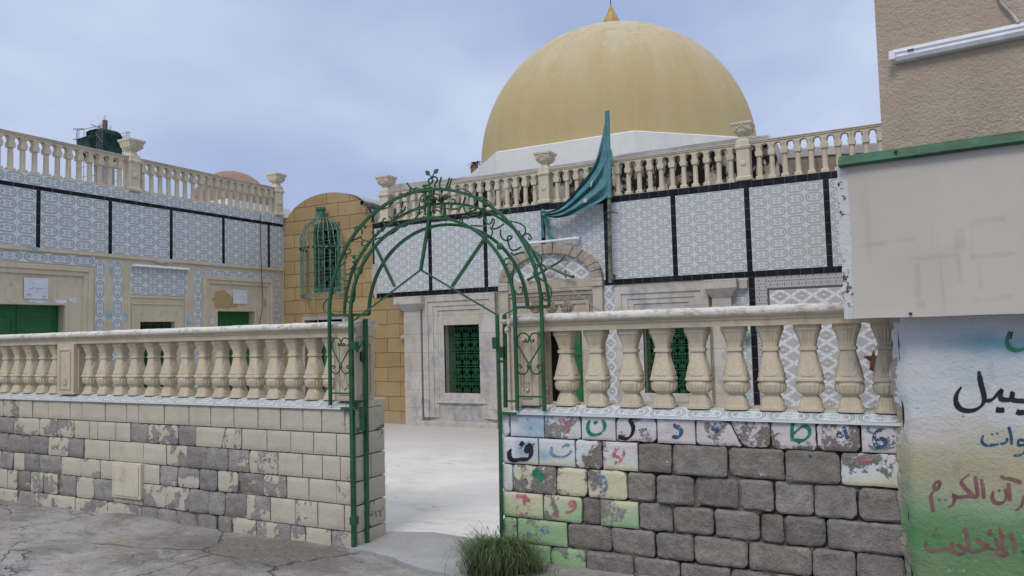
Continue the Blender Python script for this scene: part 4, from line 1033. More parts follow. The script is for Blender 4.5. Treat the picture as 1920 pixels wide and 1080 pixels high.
b = MB(); slab(b, wL_+.003, wR_-.003, .853, wT-.003, tL, -.29, .3); b.build('window_opening', M_dark, lb, OLB)
b = MB(); grille(b, wL_+.01, wR_-.01, .87, wT-.01, 4, 7, tL, .10, .011); b.build('window_grille', M_green, lb, OLB)
# patches where the limewash has come off
def blotch(mb, cu, cv, ru, rv, to3, d, seed, n=28):
    pts = []
    for k in range(n):
        a = 2*math.pi*k/n; r = 1+.55*nz(math.cos(a)*1.6+seed, math.sin(a)*1.6, seed)+.25*nz(math.cos(a)*5, math.sin(a)*5, seed)
        pts.append(to3(cu+ru*r*math.cos(a), cv+rv*r*math.sin(a), -d))
    mb.poly(pts)
M_ochp = plaster('bared ochre plaster', (0.36, 0.265, 0.135), (0.40, 0.30, 0.16), 30, .004)
M_skim = simple('white skim patch', (0.62, 0.66, 0.71), .8, .2, .06); M_bluep = simple('old pale blue limewash', (0.36, 0.50, 0.55), .85, .2, .15)
def patches(items, name, m_, dd):
    for px, py, r1, r2 in items: b = MB(); blotch(b, *LY(px, py), r1, r2, tL, dd(px, py), px); b.build(name, m_, lb, OLB, fix=False)
dd0 = lambda px, py: .0315 if py < 500 else .0015+.001*(px % 3)
patches(((416, 561, .24, .13), (424, 573, .22, .06), (497, 568, .03, .08)), 'bare_plaster_patch', M_ochp, dd0)
patches(((115, 565, .10, .03), (136, 563, .07, .04), (70, 564, .13, .03), (394, 603, .09, .06)), 'white_patch', M_skim, dd0)
patches(((60, 466, .10, .025), (205, 590, .08, .06), (236, 595, .07, .07), (210, 505, .04, .15), (353, 600, .09, .08), (305, 492, .15, .015), (405, 497, .12, .02), (250, 556, .08, .02)), 'pale_blue_patch', M_bluep, dd0)
# things fixed to the left building
def notice(px0, py0, px1, py1, label, lines):
    y0, z1 = LY(px0, py0); y1, z0 = LY(px1, py1)
    t = thing('paper_notice', label, 'notice', (XL+.012, (y0+y1)/2, z0), 'paper notices above the green doors'); o = t.location[:]
    b = MB(); n = 8
    for j in range(n+1):
        for i in range(n+1): b.vert((XL+.013+.005*nz(i*.5, j*.5, px0)+.003, y0+(y1-y0)*i/n, z0+(z1-z0)*j/n))
    for j in range(n):
        for i in range(n): b.face((j*(n+1)+i, j*(n+1)+i+1, (j+1)*(n+1)+i+1, (j+1)*(n+1)+i))
    b.build('sheet', M_paper, t, o, smooth='all')
    b = MB(); wy, wz = y1-y0, z1-z0
    for (a, c, v, th, wob) in lines:
        rn = random.Random(int(a*100+v*77)); pts = [(a+(c-a)*k/9, v+wob*rn.uniform(-1, 1)) for k in range(10)]
        ribbon(b, pts, th*.4, th, lambda u, q: (XL+.024, y0+wy*u, z0+wz*q), .7)
    b.build('handwriting', M_ink, t, o, fix=False)
notice(44, 520, 89, 561, 'white handwritten paper notice above the large green double door', [(.3, .7, .70, .012, .006), (.36, .4, .74, .02, .03), (.2, .85, .5, .02, .04), (.45, .55, .33, .012, .01), (.08, .32, .18, .03, .03), (.75, .9, .12, .02, .03)])
notice(436, 543, 463, 570, 'small white paper notice beside the ochre bare plaster patch', [(.1, .35, .85, .02, .03), (.3, .8, .5, .01, .02)])
p0, p1 = LY(246, 497), LY(352, 504); z0 = p0[1]
t = thing('fluorescent_light', 'unlit white batten lamp above the oval tile panel on the left building', 'lamp', (XL+.03, (p0[0]+p1[0])/2, z0)); o = t.location[:]
b = MB(); b.box(XL+.010, XL+.05, p0[0], p1[0], z0-.028, z0+.022); b.build('housing', M_alu, t, o, bevel=.004)
b = MB(); b.tube([(XL+.066, p0[0]+.03, z0-.01), (XL+.066, p1[0]-.03, z0-.01)], .014, 10); b.build('tube', M_tube, t, o, smooth=True)
cb = MB(); cb.tube(smoothpts([(XL+.025, *LY(486, 402)), (XL+.025, *LY(487, 450)), (XL+.045, *LY(487, 503)), (XL+.055, *LY(488, 540)), (XL+.05, *LY(489, 575)), (XL+.02, *LY(484, 612))]), .006, 6)
tag(cb.build('hanging_cable', M_cabled, None, (XL, 10.4, 2), smooth='all'), 'thin dark cable hanging down the tiled wall of the left building', 'cable')

# ------------------------------------------------------------------ roof balustrades
def colonette_mesh(h):
    b = MB(); w_ = .040
    def sq(z, r): return [(-r, -r, z), (r, -r, z), (r, r, z), (-r, r, z)]
    b.loft([sq(0, .052), sq(.035, .052), sq(.045, .043), sq(.052, .043)])
    b.lathe((0, 0, 0), [(.052, .040), (.07, .037), (h*.45, .0365), (h*.66, .035), (h*.668, .042), (h*.690, .042), (h*.698, .036), (h*.74, .039), (h*.80, .050), (h*.86, .058)], 14)
    return b
def arched_rail(mb, us, p, z0, h, to3, thick, u_a, u_b):
    """top rail with keyhole arches between the columns at us"""
    zc = z0+h*.805; rC = p*.335; zt = z0+h; zp = z0+h*.60
    def gap(z):
        if z >= zc-rC*.75: return math.sqrt(max(0, rC*rC-(z-zc)**2))
        e = rC*math.sqrt(1-.75**2); t = (zc-rC*.75-z)/(zc-rC*.75-zp); return e*(1-.10*math.sin(min(1, t)*math.pi))+ (p*.5-.040-e)*max(0, t)**1.5*.9
    zs = [zp+(zc-rC*.75-zp)*k/6 for k in range(6)]+[zc+rC*math.sin(math.asin(-.75)+(math.pi/2+math.asin(.75))*k/10) for k in range(11)]
    for u in us:
        L = [(u-p/2+gap(z), z) for z in zs]; Rr = [(u+p/2-gap(z), z) for z in zs]
        L[-1] = (u-p/2, zs[-1]); Rr[-1] = (u+p/2, zs[-1])
        L = [(max(a, u_a), z) for a, z in L]; Rr = [(min(a, u_b), z) for a, z in Rr]
        rings = []
        for (a, z), (c, _) in zip(L, Rr):
            rings.append([to3(a, z, -thick/2), to3(c, z, -thick/2), to3(c, z, thick/2), to3(a, z, thick/2)])
        mb.loft(rings)
    zt0 = zs[-1]-.0005
    def bx(a, c, e, f, dd): mb.loft([[to3(a, z, -dd), to3(c, z, -dd), to3(c, z, dd), to3(a, z, dd)] for z in (e, f)])
    bx(u_a, u_b, zt0, zt-.028, thick/2); bx(u_a, u_b, zt-.028, zt-.006, thick/2+.012); bx(u_a, u_b, zt-.006, zt+.006, thick/2+.022)
def roof_post(parent, org, u, z0, h, to3, wid, mat):
    b = MB(); r = wid/2
    def sq(z, r): return [to3(u-r, z, -r), to3(u+r, z, -r), to3(u+r, z, r), to3(u-r, z, r)]
    b.loft([sq(z0, r*1.22), sq(z0+.05, r*1.22), sq(z0+.06, r), sq(z0+h-.10, r), sq(z0+h-.09, r*1.18), sq(z0+h-.055, r*1.24), sq(z0+h-.045, r*1.08), sq(z0+h+.02, r*1.02), sq(z0+h+.045, r*.80), sq(z0+h+.075, r*.62), sq(z0+h+.11, r*.60)])
    o = b.build('post', mat, parent, org, bevel=.006)
    b = MB(); zc = z0+h+.105
    b.loft([sq(zc, r*.62), sq(zc+.02, r*.95), sq(zc+.05, r*1.22), sq(zc+.11, r*1.38), sq(zc+.145, r*1.50), sq(zc+.15, r*1.62), sq(zc+.185, r*1.62)])
    for k in range(7):
        for sgn in (0, 1):
            a = -1+2*k/6; q = to3(u+a*r*1.0, zc+.095+.035*math.cos(a*2.2), -r*1.36) if sgn == 0 else to3(u+r*1.36, zc+.095+.035*math.cos(a*2.2), a*r*1.0)
            b.sphere(q, .018, 8, 6)
            if to3 is tL and sgn == 1: b.sphere(to3(u-r*1.36, zc+.095+.035*math.cos(a*2.2), a*r*1.0), .018, 8, 6)
    b.build('urn_capital', mat, o, org, bevel=.004)
    b = MB(); b.lathe((0, 0, 0), [(0, .001), (.004, r*.45), (.012, r*.45), (.016, r*.32), (.02, .001)], 16)
    for i, v in enumerate(b.v): q = to3(u+v[0], z0+h*.45+v[1], -r-v[2]+.003); b.v[i] = tuple(q)
    b.build('rosette', mat, o, org, smooth=True)
def roof_balustrade(label, segs, p, posts, z0, h, to3, org, u_a, u_b, mat):
    t = thing('roof_balustrade', label, 'balustrade', org, 'arched balustrades along the roof edges'); cm = None
    allu = []
    for (u, n) in segs:
        us = [u+p*k for k in range(n)]; allu.append(us)
        b = MB(); arched_rail(b, us, p, z0, h, to3, .10, max(u_a, us[0]-p*.5-.03), min(u_b, us[-1]+p*.5+.03)); b.build('arched_rail', mat, t, org, bevel=.003)
        for x in us:
            q = Vector(to3(x, z0, 0))-Vector(org)
            if cm is None: cm = colonette_mesh(h).build('colonette', mat, t, smooth=35); cm.location = q
            else: copy_part(cm, t, q)
    for u in posts: roof_post(t, org, u, z0, h, to3, .185, mat)
    return t
tLr = lambda u, v, d: (XL-.07-d, u, v)
pL = .165; zl0, hl = 4.045, .555
uL2 = [LY(272, 385)[0]-.01, 18]; 
roof_balustrade('left roof balustrade of arched cream colonettes with two urn topped posts', [(7.605-pL*21, 22), (8.012, 18)], .165, [7.82, 10.985], zl0, hl, tLr, (XL-.07, 8, zl0), 2.2, 10.95, M_cream_pale)
tFr = lambda u, v, d: (u, YF+.07+d, v)
pR_ = .1746; zr0, hr = 3.705, .56
roof_balustrade('long roof balustrade of arched cream colonettes on the shrine below the gold dome', [(-5.38-.1745*16, 17), (-4.969, 17), (-1.773, 11)], pR_, [-8.44, -5.175, -1.985], zr0, hr, tFr, (-4.5, YF+.07, zr0), -8.36, .3, M_cream_pale)
# ------------------------------------------------------------------ ochre vaulted house
vh = thing('vaulted_house', 'ochre block house front with a barrel vault roof and a caged window', 'building', (-9.8, YF, 0)); OV = (-9.8, YF, 0)
ex, erx, ez, erz = -9.835, 1.118, 3.66, .735
arch_pts = [(ex+erx*math.cos(math.pi*k/28), ez+erz*math.sin(math.pi*k/28)**.9) for k in range(29)]
wx0, wz1 = FX(590, 424); wx1, wz0 = FX(637, 541)
dx0, dz1 = FX(572, 601); dx1 = FX(642, 610)[0]
b = MB()
plate(b, -10.955, -8.718, -.05, ez, [(wx0, wx1, wz0, wz1), (dx0, dx1, -.05, dz1)], tF, .28)
b.poly([tF(x, z, 0) for x, z in arch_pts]); 
plate(b, -8.718, -7.90, -.05, 2.30, [], tF, .1)
b.build('wall', M_ochre, vh, OV, fix=False)
b = MB(); n = len(arch_pts); rr = []
for d in (.06, .5, 1.0, 1.6, 2.4, 3.4): rr.append([tF(ex+(x-ex)*1.004, z+.008+.012*nz(x*3, d*2, 1), d) for x, z in arch_pts])
b.loft(rr, cap=False, close=False); b.build('vault_roof', M_greyplaster, vh, OV, smooth='all')
b = MB(); slab(b, wx0, wx1, wz0, wz1, tF, -.26, .28); b.build('window_opening', M_dark, vh, OV)
b = MB(); frame_(b, wx0-.02, wx1+.02, wz0-.03, wz1+.03, .06, tF, .02, True); grille(b, wx0, wx1, wz0, wz1, 3, 4, tF, -.01, .010); b.build('window_grille', M_teal, vh, OV)
# birdcage shaped guard
ccx = (wx0+wx1)/2-.02; czb = FX(600, 556, YF-.3)[1]; czm = FX(600, 462, YF-.3)[1]; czt = FX(607, 408, YF-.1)[1]; cr_ = .47
b = MB(); 
for k in range(15):
    a = math.pi*k/14; px_, py_ = ccx-cr_*math.cos(a), YF-.03-cr_*.95*math.sin(a)
    pts = [(px_, py_, czb), (px_, py_, czm)]+[(ccx+(px_-ccx)*math.cos(t*math.pi/2)**.8, YF-.03+(py_-YF+.03)*math.cos(t*math.pi/2)**.8-.03, czm+(czt-czm)*math.sin(t*math.pi/2)) for t in (.15, .3, .45, .6, .75, .88, .97)]
    b.tube(pts, .0085, 5)
for z in (czb, czb+.04, czm-.02):
    b.tube([(ccx-cr_*math.cos(math.pi*k/24), YF-.03-cr_*.95*math.sin(math.pi*k/24), z) for k in range(25)], .010, 5)
bg_ = b.build('birdcage_guard', M_tealpale, vh, OV, smooth=True)
for k in range(15):
    b = MB(); a = math.pi*k/14; b.sphere((ccx-cr_*math.cos(a), YF-.03-cr_*.95*math.sin(a)-.01, czm-.02), .024, 8, 6); b.build('iron_ball', M_cabled, bg_, OV, smooth='all')
b = MB(); b.lathe((ccx, YF-.14, czt-.03), [(0, .085), (.02, .085), (.03, .075), (.15, .075), (.17, .095), (.19, .095)], 18)
for k in range(14): a = k*math.pi/7; b.obox((ccx+.085*math.cos(a)-.008, YF-.14+.085*math.sin(a)-.008, czt+.15), (.016, 0, 0), (0, .016, 0), (0, 0, .045))
b.build('crown', M_teal, bg_, OV, smooth=35)
p0 = P(679, 380, 1, YF-.16); p1 = p0+Vector((.02, 1.5, -.03))
b = MB(); b.tube([p0, p1], .052, 16); dpipe = b.build('drain_pipe', M_pvc, vh, OV, smooth=35)
b = MB(); b.tube([p0+Vector((0, -.003, 0)), p0+Vector((0, .01, 0))], .043, 16); b.build('pipe_bore', M_dark, dpipe, OV)
b = MB(); tw = .075
tiles(b, dx0-tw, dx0-.002, .0, dz1+tw, 1, 20, tF, .012, True); tiles(b, dx1+.002, dx1+tw, .0, dz1+tw, 1, 20, tF, .012, True); tiles(b, dx0, dx1, dz1+.002, dz1+tw, 10, 1, tF, .012)
b.build('door_tile_border', M_border, vh, OV, fix=False)
b = MB(); slab(b, dx0, dx1, 1.72, dz1, tF, -.26, .28); b.build('transom', M_dark, vh, OV)
b = MB(); slab(b, dx0+.25, dx1, 0, 1.72, tF, -.24, .27); b.build('door', M_greendoor, vh, OV)
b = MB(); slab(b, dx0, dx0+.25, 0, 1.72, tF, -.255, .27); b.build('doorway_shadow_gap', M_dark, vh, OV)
b = MB(); p = P(757, 633, 1, YF-.03); b.sphere((p.x, YF-.04, p.z), .055, 12, 8, (1.2, 1, .9)); b.sphere((p.x+.05, YF-.04, p.z-.02), .04, 10, 8); b.build('stone_knob', M_sand, vh, OV, smooth='all')
b = MB(); b.tube(smoothpts([P(587, 545, 1, YF-.05), P(590, 580, 1, YF-.03), P(597, 605, 1, YF-.04)]), .006, 5); b.build('cord', M_cable, vh, OV)

# ------------------------------------------------------------------ shrine front
sh = thing('tiled_shrine', 'long shrine front covered in blue oval tiles with marble windows and an arched portal', 'building', (-4.2, YF, 0)); OS = (-4.2, YF, 0)
lwx0, lwz1 = FX(834, 610); lwx1, lwz0 = FX(903, 741)
pdx0, pdx1, pdz = FX(1010, 640)[0], FX(1093, 640)[0], FX(1055, 598)[1]
rwx0, rwx1 = FX(1208, 650)[0], FX(1292, 650)[0]; rwz1, rwz0 = FX(1250, 600)[1], FX(1250, 741)[1]
SX1 = 1.6
b = MB(); plate(b, -8.718, SX1, -.05, 3.70, [(-8.718, -7.90, -.05, 2.30), (lwx0, lwx1, lwz0, lwz1), (pdx0, pdx1, -.05, pdz), (rwx0, rwx1, rwz0, rwz1)], tF, .35)
b.poly([tF(-8.718, 3.70, 0), tF(SX1, 3.70, 0), tF(SX1, 3.70, 9), tF(-8.718, 3.70, 9)]); b.poly([tF(SX1, -.05, 0), tF(SX1, 3.7, 0), tF(SX1, 3.7, 9), tF(SX1, -.05, 9)])
b.poly([tF(-8.718, 2.3, .02), tF(-8.718, 3.70, .02), tF(-8.718, 3.70, 9), tF(-8.718, 2.3, 9)])
b.build('wall', M_sand, sh, OS)
bx_ = [-8.712, -7.442, -6.307, -5.21, -4.117, -3.038, -1.959, -.898, .18, 1.26]; bh = .038
b = MB()
for x in bx_: tiles(b, x-bh if x > -8.7 else x, x+bh, 2.386, 3.594, 1, 8, tF, .012, True)
tiles(b, bx_[0], SX1, 3.594, 3.693, 68, 1, tF, .012); tiles(b, bx_[0], SX1, 2.304, 2.386, 68, 1, tF, .012)
x0, x1 = FX(1409, 640)[0], FX(1420, 640)[0]; tiles(b, x0, x1, 0, 2.300, 1, 14, tF, .012, True)
b.build('black_tile_band', M_black, sh, OS, fix=False)
for a, c in zip(bx_, bx_[1:]+[SX1+.04]):
    b = MB(); u0 = a+bh if a > -8.7 else a+bh; u1 = c-bh
    n = 4 if u1-u0 > .9 else (u1-u0)/.25
    if a < -8.7: n = 4.7
    tiles(b, u0, u1, 2.386, 3.594, n, 8, tF, .009, o=(0, int(abs(a)*7) % 5)); b.build('tile_panel', M_oval, sh, OS, fix=False)
# broken tile edge at the far left of the panel
b = MB(); blotch(b, *FX(703, 520), .075, .30, tF, .014, 3.3, 22); b.build('broken_render', M_sand, sh, OS, fix=False)
# left marble window
mx0, mx1 = FX(797, 650)[0], FX(935, 650)[0]; mt = 2.292
b = MB()
slab(b, mx0, mx1, .0, mt, tF, .03)
def stepped(b, wx0, wx1, wz0, wz1, x0, x1, zt):
    for k, (w_, d) in enumerate(((.11, .085), (.10, .065), (.09, .05))):
        o = sum(q for q, _ in ((.11, 0), (.10, 0), (.09, 0))[:k])
        frame_(b, x0+o, x1-o, .16, zt-o*.85, w_, tF, d)
    frame_(b, wx0-.13, wx1+.13, wz0-.10, wz1+.13, .13, tF, .040, True)
b = MB()
def around(b, x0, x1, z0, z1, hx0, hx1, hz0, hz1, d):
    slab(b, x0, hx0, z0, z1, tF, d); slab(b, hx1, x1, z0, z1, tF, d); slab(b, hx0, hx1, z0, hz0, tF, d); slab(b, hx0, hx1, hz1, z1, tF, d)
around(b, mx0, mx1, 0.0, mt, lwx0, lwx1, lwz0, lwz1, .030); stepped(b, lwx0, lwx1, lwz0, lwz1, mx0+.01, mx1-.01, mt-.004)
slab(b, mx0-.05, mx1, 0, .10, tF, .12); slab(b, lwx0-.16, lwx1+.14, lwz0-.14, lwz0-.10, tF, .075)
ms = b.build('marble_surround', M_marble, sh, OS, bevel=.004)
def pilaster(px0, px1, cap0, cap1, ctop):
    x0, x1 = px0, px1; b = MB(); o = .10
    slab(b, x0, x1, .0, ctop-.26, tF, o)
    r = [[tF(a, z, -d) for a, d in ((q0, .0), (q0, dd), (q1, dd), (q1, .0))] for q0, q1, z, dd in ((x0, x1, ctop-.258, o), (cap0, cap1, ctop-.13, .22), (cap0, cap1, ctop, .22))]
    b.loft(r); b.build('pilaster', M_marble, sh, OS, bevel=.006)
pilaster(FX(764, 650)[0], FX(795, 650)[0], FX(750, 575)[0]+.02, FX(802, 575)[0], 2.285)
b = MB(); slab(b, lwx0, lwx1, lwz0, lwz1, tF, -.33, .34); b.build('window_opening', M_dark, ms, OS)
b = MB(); grille(b, lwx0+.005, lwx1-.005, lwz0+.005, lwz1-.005, 4, 5, tF, .12, .0085); b.build('window_grille', M_grille, ms, OS)
# right marble window and its pilaster
rx0, rx1 = FX(1157, 650)[0], FX(1336, 650)[0]; rt = 2.26
b = MB(); around(b, rx0, rx1, 0.0, rt, rwx0, rwx1, rwz0, rwz1, .030); stepped(b, rwx0, rwx1, rwz0, rwz1, rx0+.01, rx1-.01, rt-.004)
ms = b.build('marble_surround', M_marble, sh, OS, bevel=.004)
pilaster(FX(1338, 570)[0], FX(1374, 570)[0], FX(1326, 535)[0], FX(1386, 535)[0], 2.285)
b = MB(); slab(b, FX(1387, 535)[0], FX(1403, 535)[0], 2.14, 2.27, tF, .10); b.build('stone_block', M_sand, sh, OS, bevel=.01)
b = MB(); slab(b, rwx0, rwx1, rwz0, rwz1, tF, -.33, .34); b.build('window_opening', M_dark, ms, OS)
b = MB(); grille(b, rwx0+.005, rwx1-.005, rwz0+.005, rwz1-.005, 5, 6, tF, .12, .0085); b.build('window_grille', M_grille, ms, OS)
# tile strips
b = MB(); x0, x1 = FX(1135, 640)[0], FX(1156, 640)[0]; tiles(b, x0, x1, 0, 2.295, 1, 12.3, tF, .014); b.build('tile_strip', M_cross, sh, OS, fix=False)
b = MB(); x0, x1 = FX(1376, 640)[0], FX(1408, 640)[0]; tiles(b, x0, x1, 0, 2.295, 1, 14.5, tF, .010); b.build('tile_strip', M_oval, sh, OS, fix=False)
x0, x1 = FX(1421, 640)[0], .55; bw = .16
b = MB(); tiles(b, x0, x0+bw, 0.05, 2.290, 1.6, 24, tF, .010, False); tiles(b, x0+bw, x1, 2.13, 2.290, 24, 1.6, tF, .010); b.build('tile_border', M_border, sh, OS, fix=False)
b = MB(); tiles(b, x0+bw+.03, x1, .05, 2.10, (x1-x0-bw-.03)/.285, 11, tF, .010); b.build('tile_panel', M_diamond, sh, OS, fix=False)
b = MB(); slab(b, x0+bw, x0+bw+.03, .05, 2.13, tF, .008); slab(b, x0+bw+.03, x1, 2.10, 2.13, tF, .008); b.build('dark_fillet', M_black, sh, OS)
M_scar = simple('bare red brown mortar', (0.12, 0.055, 0.04), .9, .1, .2)
b = MB(); b.poly([tF(*FX(px, py), -.013) for px, py in ((1618, 668), (1634, 667), (1638, 655), (1642, 668), (1660, 662), (1668, 690), (1650, 706), (1642, 700), (1630, 692), (1632, 678))]); b.build('missing_tile_scar', M_scar, sh, OS, fix=False)
# arched portal
ax0, az0 = FX(941, 527); ax1 = FX(1132, 515)[0]; azt = FX(1046, 457)[1]; azi = FX(1125, 520)[1]; acx = (ax0+ax1)/2; arx = (ax1-ax0)/2; arz = azt-azi; aw = .17
b = MB()
slab(b, ax0+.16, ax1-.16, azi-.14, azi-.002, tF, .075)
for sx0, sx1 in ((ax0, ax0+.16), (ax1-.16, ax1)):
    slab(b, sx0, sx1, .02, azi-.145, tF, .10); slab(b, sx0-.01, sx1+.01, azi-.14, azi-.06, tF, .12); slab(b, sx0-.005, sx1+.005, azi-.056, azi-.003, tF, .112)
slab(b, ax0+.16, ax1-.16, azi-.19, azi-.145, tF, .095); slab(b, ax0+.16, ax1-.16, azi-.255, azi-.195, tF, .06)
zl = azi-.43
slab(b, ax0+.16, pdx0, .02, azi-.26, tF, .040); slab(b, pdx1, ax1-.16, .02, azi-.26, tF, .040); slab(b, pdx0, pdx1, pdz, azi-.26, tF, .040)
frame_(b, ax0+.24, ax1-.24, .02, azi-.34, .06, tF, .062)
pf = b.build('arched_portal', M_sand, sh, OS, bevel=.004)
b = MB(); N = 15
M_vous = marble('arch voussoir stone', (0.36, 0.325, 0.28), (0.12, 0.11, 0.11), (0.31, 0.25, 0.19))
for k in range(N):
    a0, a1 = math.pi*k/N+.006, math.pi*(k+1)/N-.006; q = []
    for a in (a0, (a0+a1)/2, a1): q.append((acx+arx*math.cos(a), azi+arz*math.sin(a)))
    for a in (a1, (a0+a1)/2, a0): q.append((acx+(arx-aw)*math.cos(a), azi+(arz-aw*.9)*math.sin(a)))
    rn = .10+.008*(k % 3); b.prism([tF(x, z, -rn) for x, z in q], (0, rn+.01, 0))
b.build('arch_voussoirs', M_vous, pf, OS, bevel=.004)
b = MB(); M_ = 24; pts = [(acx+(arx-aw+.01)*math.cos(math.pi*k/M_), azi+(arz-aw*.9+.008)*math.sin(math.pi*k/M_)) for k in range(M_+1)]
b.poly([tF(x, z, -.022) for x, z in pts], [((x-acx)/.27+20.5, (z-azi)/.185+10) for x, z in pts]); b.build('tympanum', M_diamond, pf, OS, fix=False)
b = MB(); slab(b, ax0+.26, ax1-.26, azi-.335, azi-.265, tF, .070); slab(b, ax1-.235, ax1-.17, .3, azi-.265, tF, .055); b.build('carved_band', M_carved, pf, OS)
M_roundel = simple('carved roundel stone', (0.30, 0.25, 0.195), .85, .2, .5, 46, .006, 70)
for px in (1007, 1036, 1065):
    x, z = FX(px, 573); b = MB()
    b.lathe((0, 0, 0), [(-.02, .115), (.042, .115), (.050, .108), (.044, .10), (.048, .09), (.056, .03), (.05, .001)], 24)
    b.v = [tuple(tF(x+v[0], z+v[1], -v[2]-.012)) for v in b.v]; b.build('carved_roundel', M_roundel, pf, OS, smooth=35)
b = MB(); slab(b, pdx0, pdx1, 0, pdz, tF, -.33, .34); b.build('door_opening', M_dark, pf, OS)
u0 = FX(1066, 660)[0]; dd = MB(); slab(dd, u0, pdx1-.004, .02, pdz-.004, tF, -.03, .06)
for z0, z1 in ((.25, .65), (.75, 1.1), (1.2, 1.55)): slab(dd, u0+.05, pdx1-.05, z0, z1, tF, -.018, .03)
dd.build('door', M_greendoor, pf, OS, bevel=.006)
# roof parapets behind the balustrade
YP = YF+.85
def par(pxs, zlow, name, mat, mat2, y=YP, thick=.45):
    pts = [P(a, c, 1, y) for a, c in pxs]; b = MB(); rings = []
    for p in pts: rings.append([(p.x, y, zlow), (p.x, y, p.z-.16), (p.x, y+thick, p.z-.16), (p.x, y+thick, zlow)])
    b.loft(rings); b.build(name, mat, sh, OS)
    b = MB(); rings = []
    for p in pts: rings.append([(p.x, y-.03, p.z-.161), (p.x, y-.02, p.z-.03), (p.x, y+.06, p.z), (p.x, y+thick-.06, p.z), (p.x, y+thick+.02, p.z-.03), (p.x, y+thick+.03, p.z-.161)])
    b.loft(rings); b.build('coping', mat2, sh, OS, smooth=50)
par([(733, 344), (790, 338), (836, 334), (920, 325), (1007, 313), (1100, 299), (1187, 284), (1300, 268), (1395, 255), (1440, 251), (1452, 262), (1460, 285)], 3.6, 'parapet', M_soot, M_greyplaster)
par([(1456, 280), (1560, 271), (1700, 262)], 3.6, 'parapet', M_parapet, M_greyplaster, YF+1.6, .3)

# things hung on the shrine
t0 = P(986, 457, 1, YF-.10); t1 = P(1086, 446, 1, YF-.10)
t = thing('fluorescent_tube', 'white tube lamp fixed above the stone portal arch', 'lamp', t0); o = t.location[:]
b = MB(); b.tube([t0, t1], .022, 12); b.build('tube', M_tube, t, o, smooth=35); b = MB(); 
for k in (0.03, .97): q = t0.lerp(t1, k); b.box(q.x-.02, q.x+.02, q.y-.02, YF-.012, q.z-.025, q.z+.025)
b.build('holder', M_alu, t, o, bevel=.003)
YSW = YF-.125
t = thing('crossed_swords', 'two crossed green iron swords mounted on the tiled tympanum of the portal', 'ornament', P(1035, 502, 1, YSW)); o = t.location[:]
def sword(pts, guard, name):
    b = MB(); q = smoothpts([P(a, c, 1, YSW) for a, c in pts], 6)
    b.tube(q, .020, 5, lambda f: 1.0 if f < .8 else 1-.8*(f-.8)/.2)
    g0, g1 = [P(a, c, 1, YSW) for a, c in guard]; b.tube([g0, g1], .012, 5); b.sphere(q[0], .03, 8, 6)
    b.build(name, M_green, t, o)
sword([(991, 524), (1010, 513), (1035, 499), (1052, 488), (1062, 476)], ((999, 509), (1006, 527)), 'sword'); YSW = YF-.165
sword([(1074, 519), (1062, 515), (1040, 506), (1020, 498), (1008, 492)], ((1060, 507), (1061, 522)), 'sword')
cb = MB(); cb.tube(smoothpts([P(1010, 487, 1, YF-.3), P(1040, 516, 1, YF-.22), P(1080, 548, 1, YF-.15), P(1125, 583, 1, YF-.10)]), .006, 5)
tag(cb.build('wire', M_cable, None, (-5, YF, 2), smooth='all'), 'slack white wire drooping across the portal roundels', 'cable')
p = P(1397, 631, 1, YF-.07); M_glass = simple('pale green glass', (0.16, 0.33, 0.26), .15, .5, .2, 30)
t = thing('wall_fitting', 'small round pale green fitting on the oval tile strip', 'lamp', p); o = p[:]
b = MB(); b.sphere(p, .075, 14, 10, (1, .8, .85)); b.build('globe', M_glass, t, o, smooth='all'); b = MB(); b.box(p.x-.05, p.x+.05, p.y+.03, YF-.011, p.z-.045, p.z+.045); b.build('mount', M_alu, t, o, bevel=.01)

# ------------------------------------------------------------------ flagpole and flag
YPO = YF-.17
t = thing('flagpole', 'leaning grey green wooden pole tied to the shrine balustrade', 'pole', P(1144, 530, 1, YPO)); o = t.location[:]
A = P(1145, 530, 1, YPO); B = P(1138.5, 209, 1, YPO)
b = MB(); b.tube([A, A.lerp(B, .5), B], .032, 10, lambda f: 1.1-.35*f); b.build('pole', M_wood, t, o, smooth=35)
q = P(1143, 398, 1, YPO); b = MB(); b.tube([(q.x-.05, q.y-.04, q.z), (q.x+.02, q.y-.045, q.z), (q.x+.08, q.y, q.z-.01), (q.x+.07, YF+.02, q.z)], .008, 5); b.build('wire_tie', M_cabled, t, o)
q = A.lerp(B, .04); b = MB(); b.box(q.x-.03, q.x+.03, q.y, YF-.012, q.z-.02, q.z+.02); b.build('bracket', M_wood, t, o)
top = [(1136, 213), (1133, 235), (1126, 268), (1117, 300), (1104, 325), (1087, 347), (1070, 368), (1052, 385), (1036, 394), (1021, 398)]
bot = [(1140.5, 366), (1138, 368), (1132, 374), (1120, 381), (1106, 388), (1092, 395), (1076, 402), (1058, 407), (1040, 409), (1022, 404)]
nu, nv = 60, 34; b = MB()
tp = smoothpts([Vector((*q, 0)) for q in top], 8); bp = smoothpts([Vector((*q, 0)) for q in bot], 8)
def at(L, s): f = s*(len(L)-1); i = min(int(f), len(L)-2); return L[i].lerp(L[i+1], f-i)
for j in range(nv+1):
    v = j/nv
    for i in range(nu+1):
        s = i/nu; q = at(tp, s).lerp(at(bp, s), v)
        amp = .055*sst(s, .04, .4)*(1-.35*s)
        ph = v*17+1.5*math.sin(s*3.1)+s*2
        y = YPO-.045-amp*(math.sin(ph)+.45*math.sin(ph*2.1+1.3))-.10*math.sin(math.pi*s)*.6+.016*nz(s*9, v*7, 3)+.008*nz(s*24, v*16, 5)
        b.vert(P(q.x, q.y, 1, y))
for j in range(nv):
    for i in range(nu): b.face((j*(nu+1)+i, j*(nu+1)+i+1, (j+1)*(nu+1)+i+1, (j+1)*(nu+1)+i))
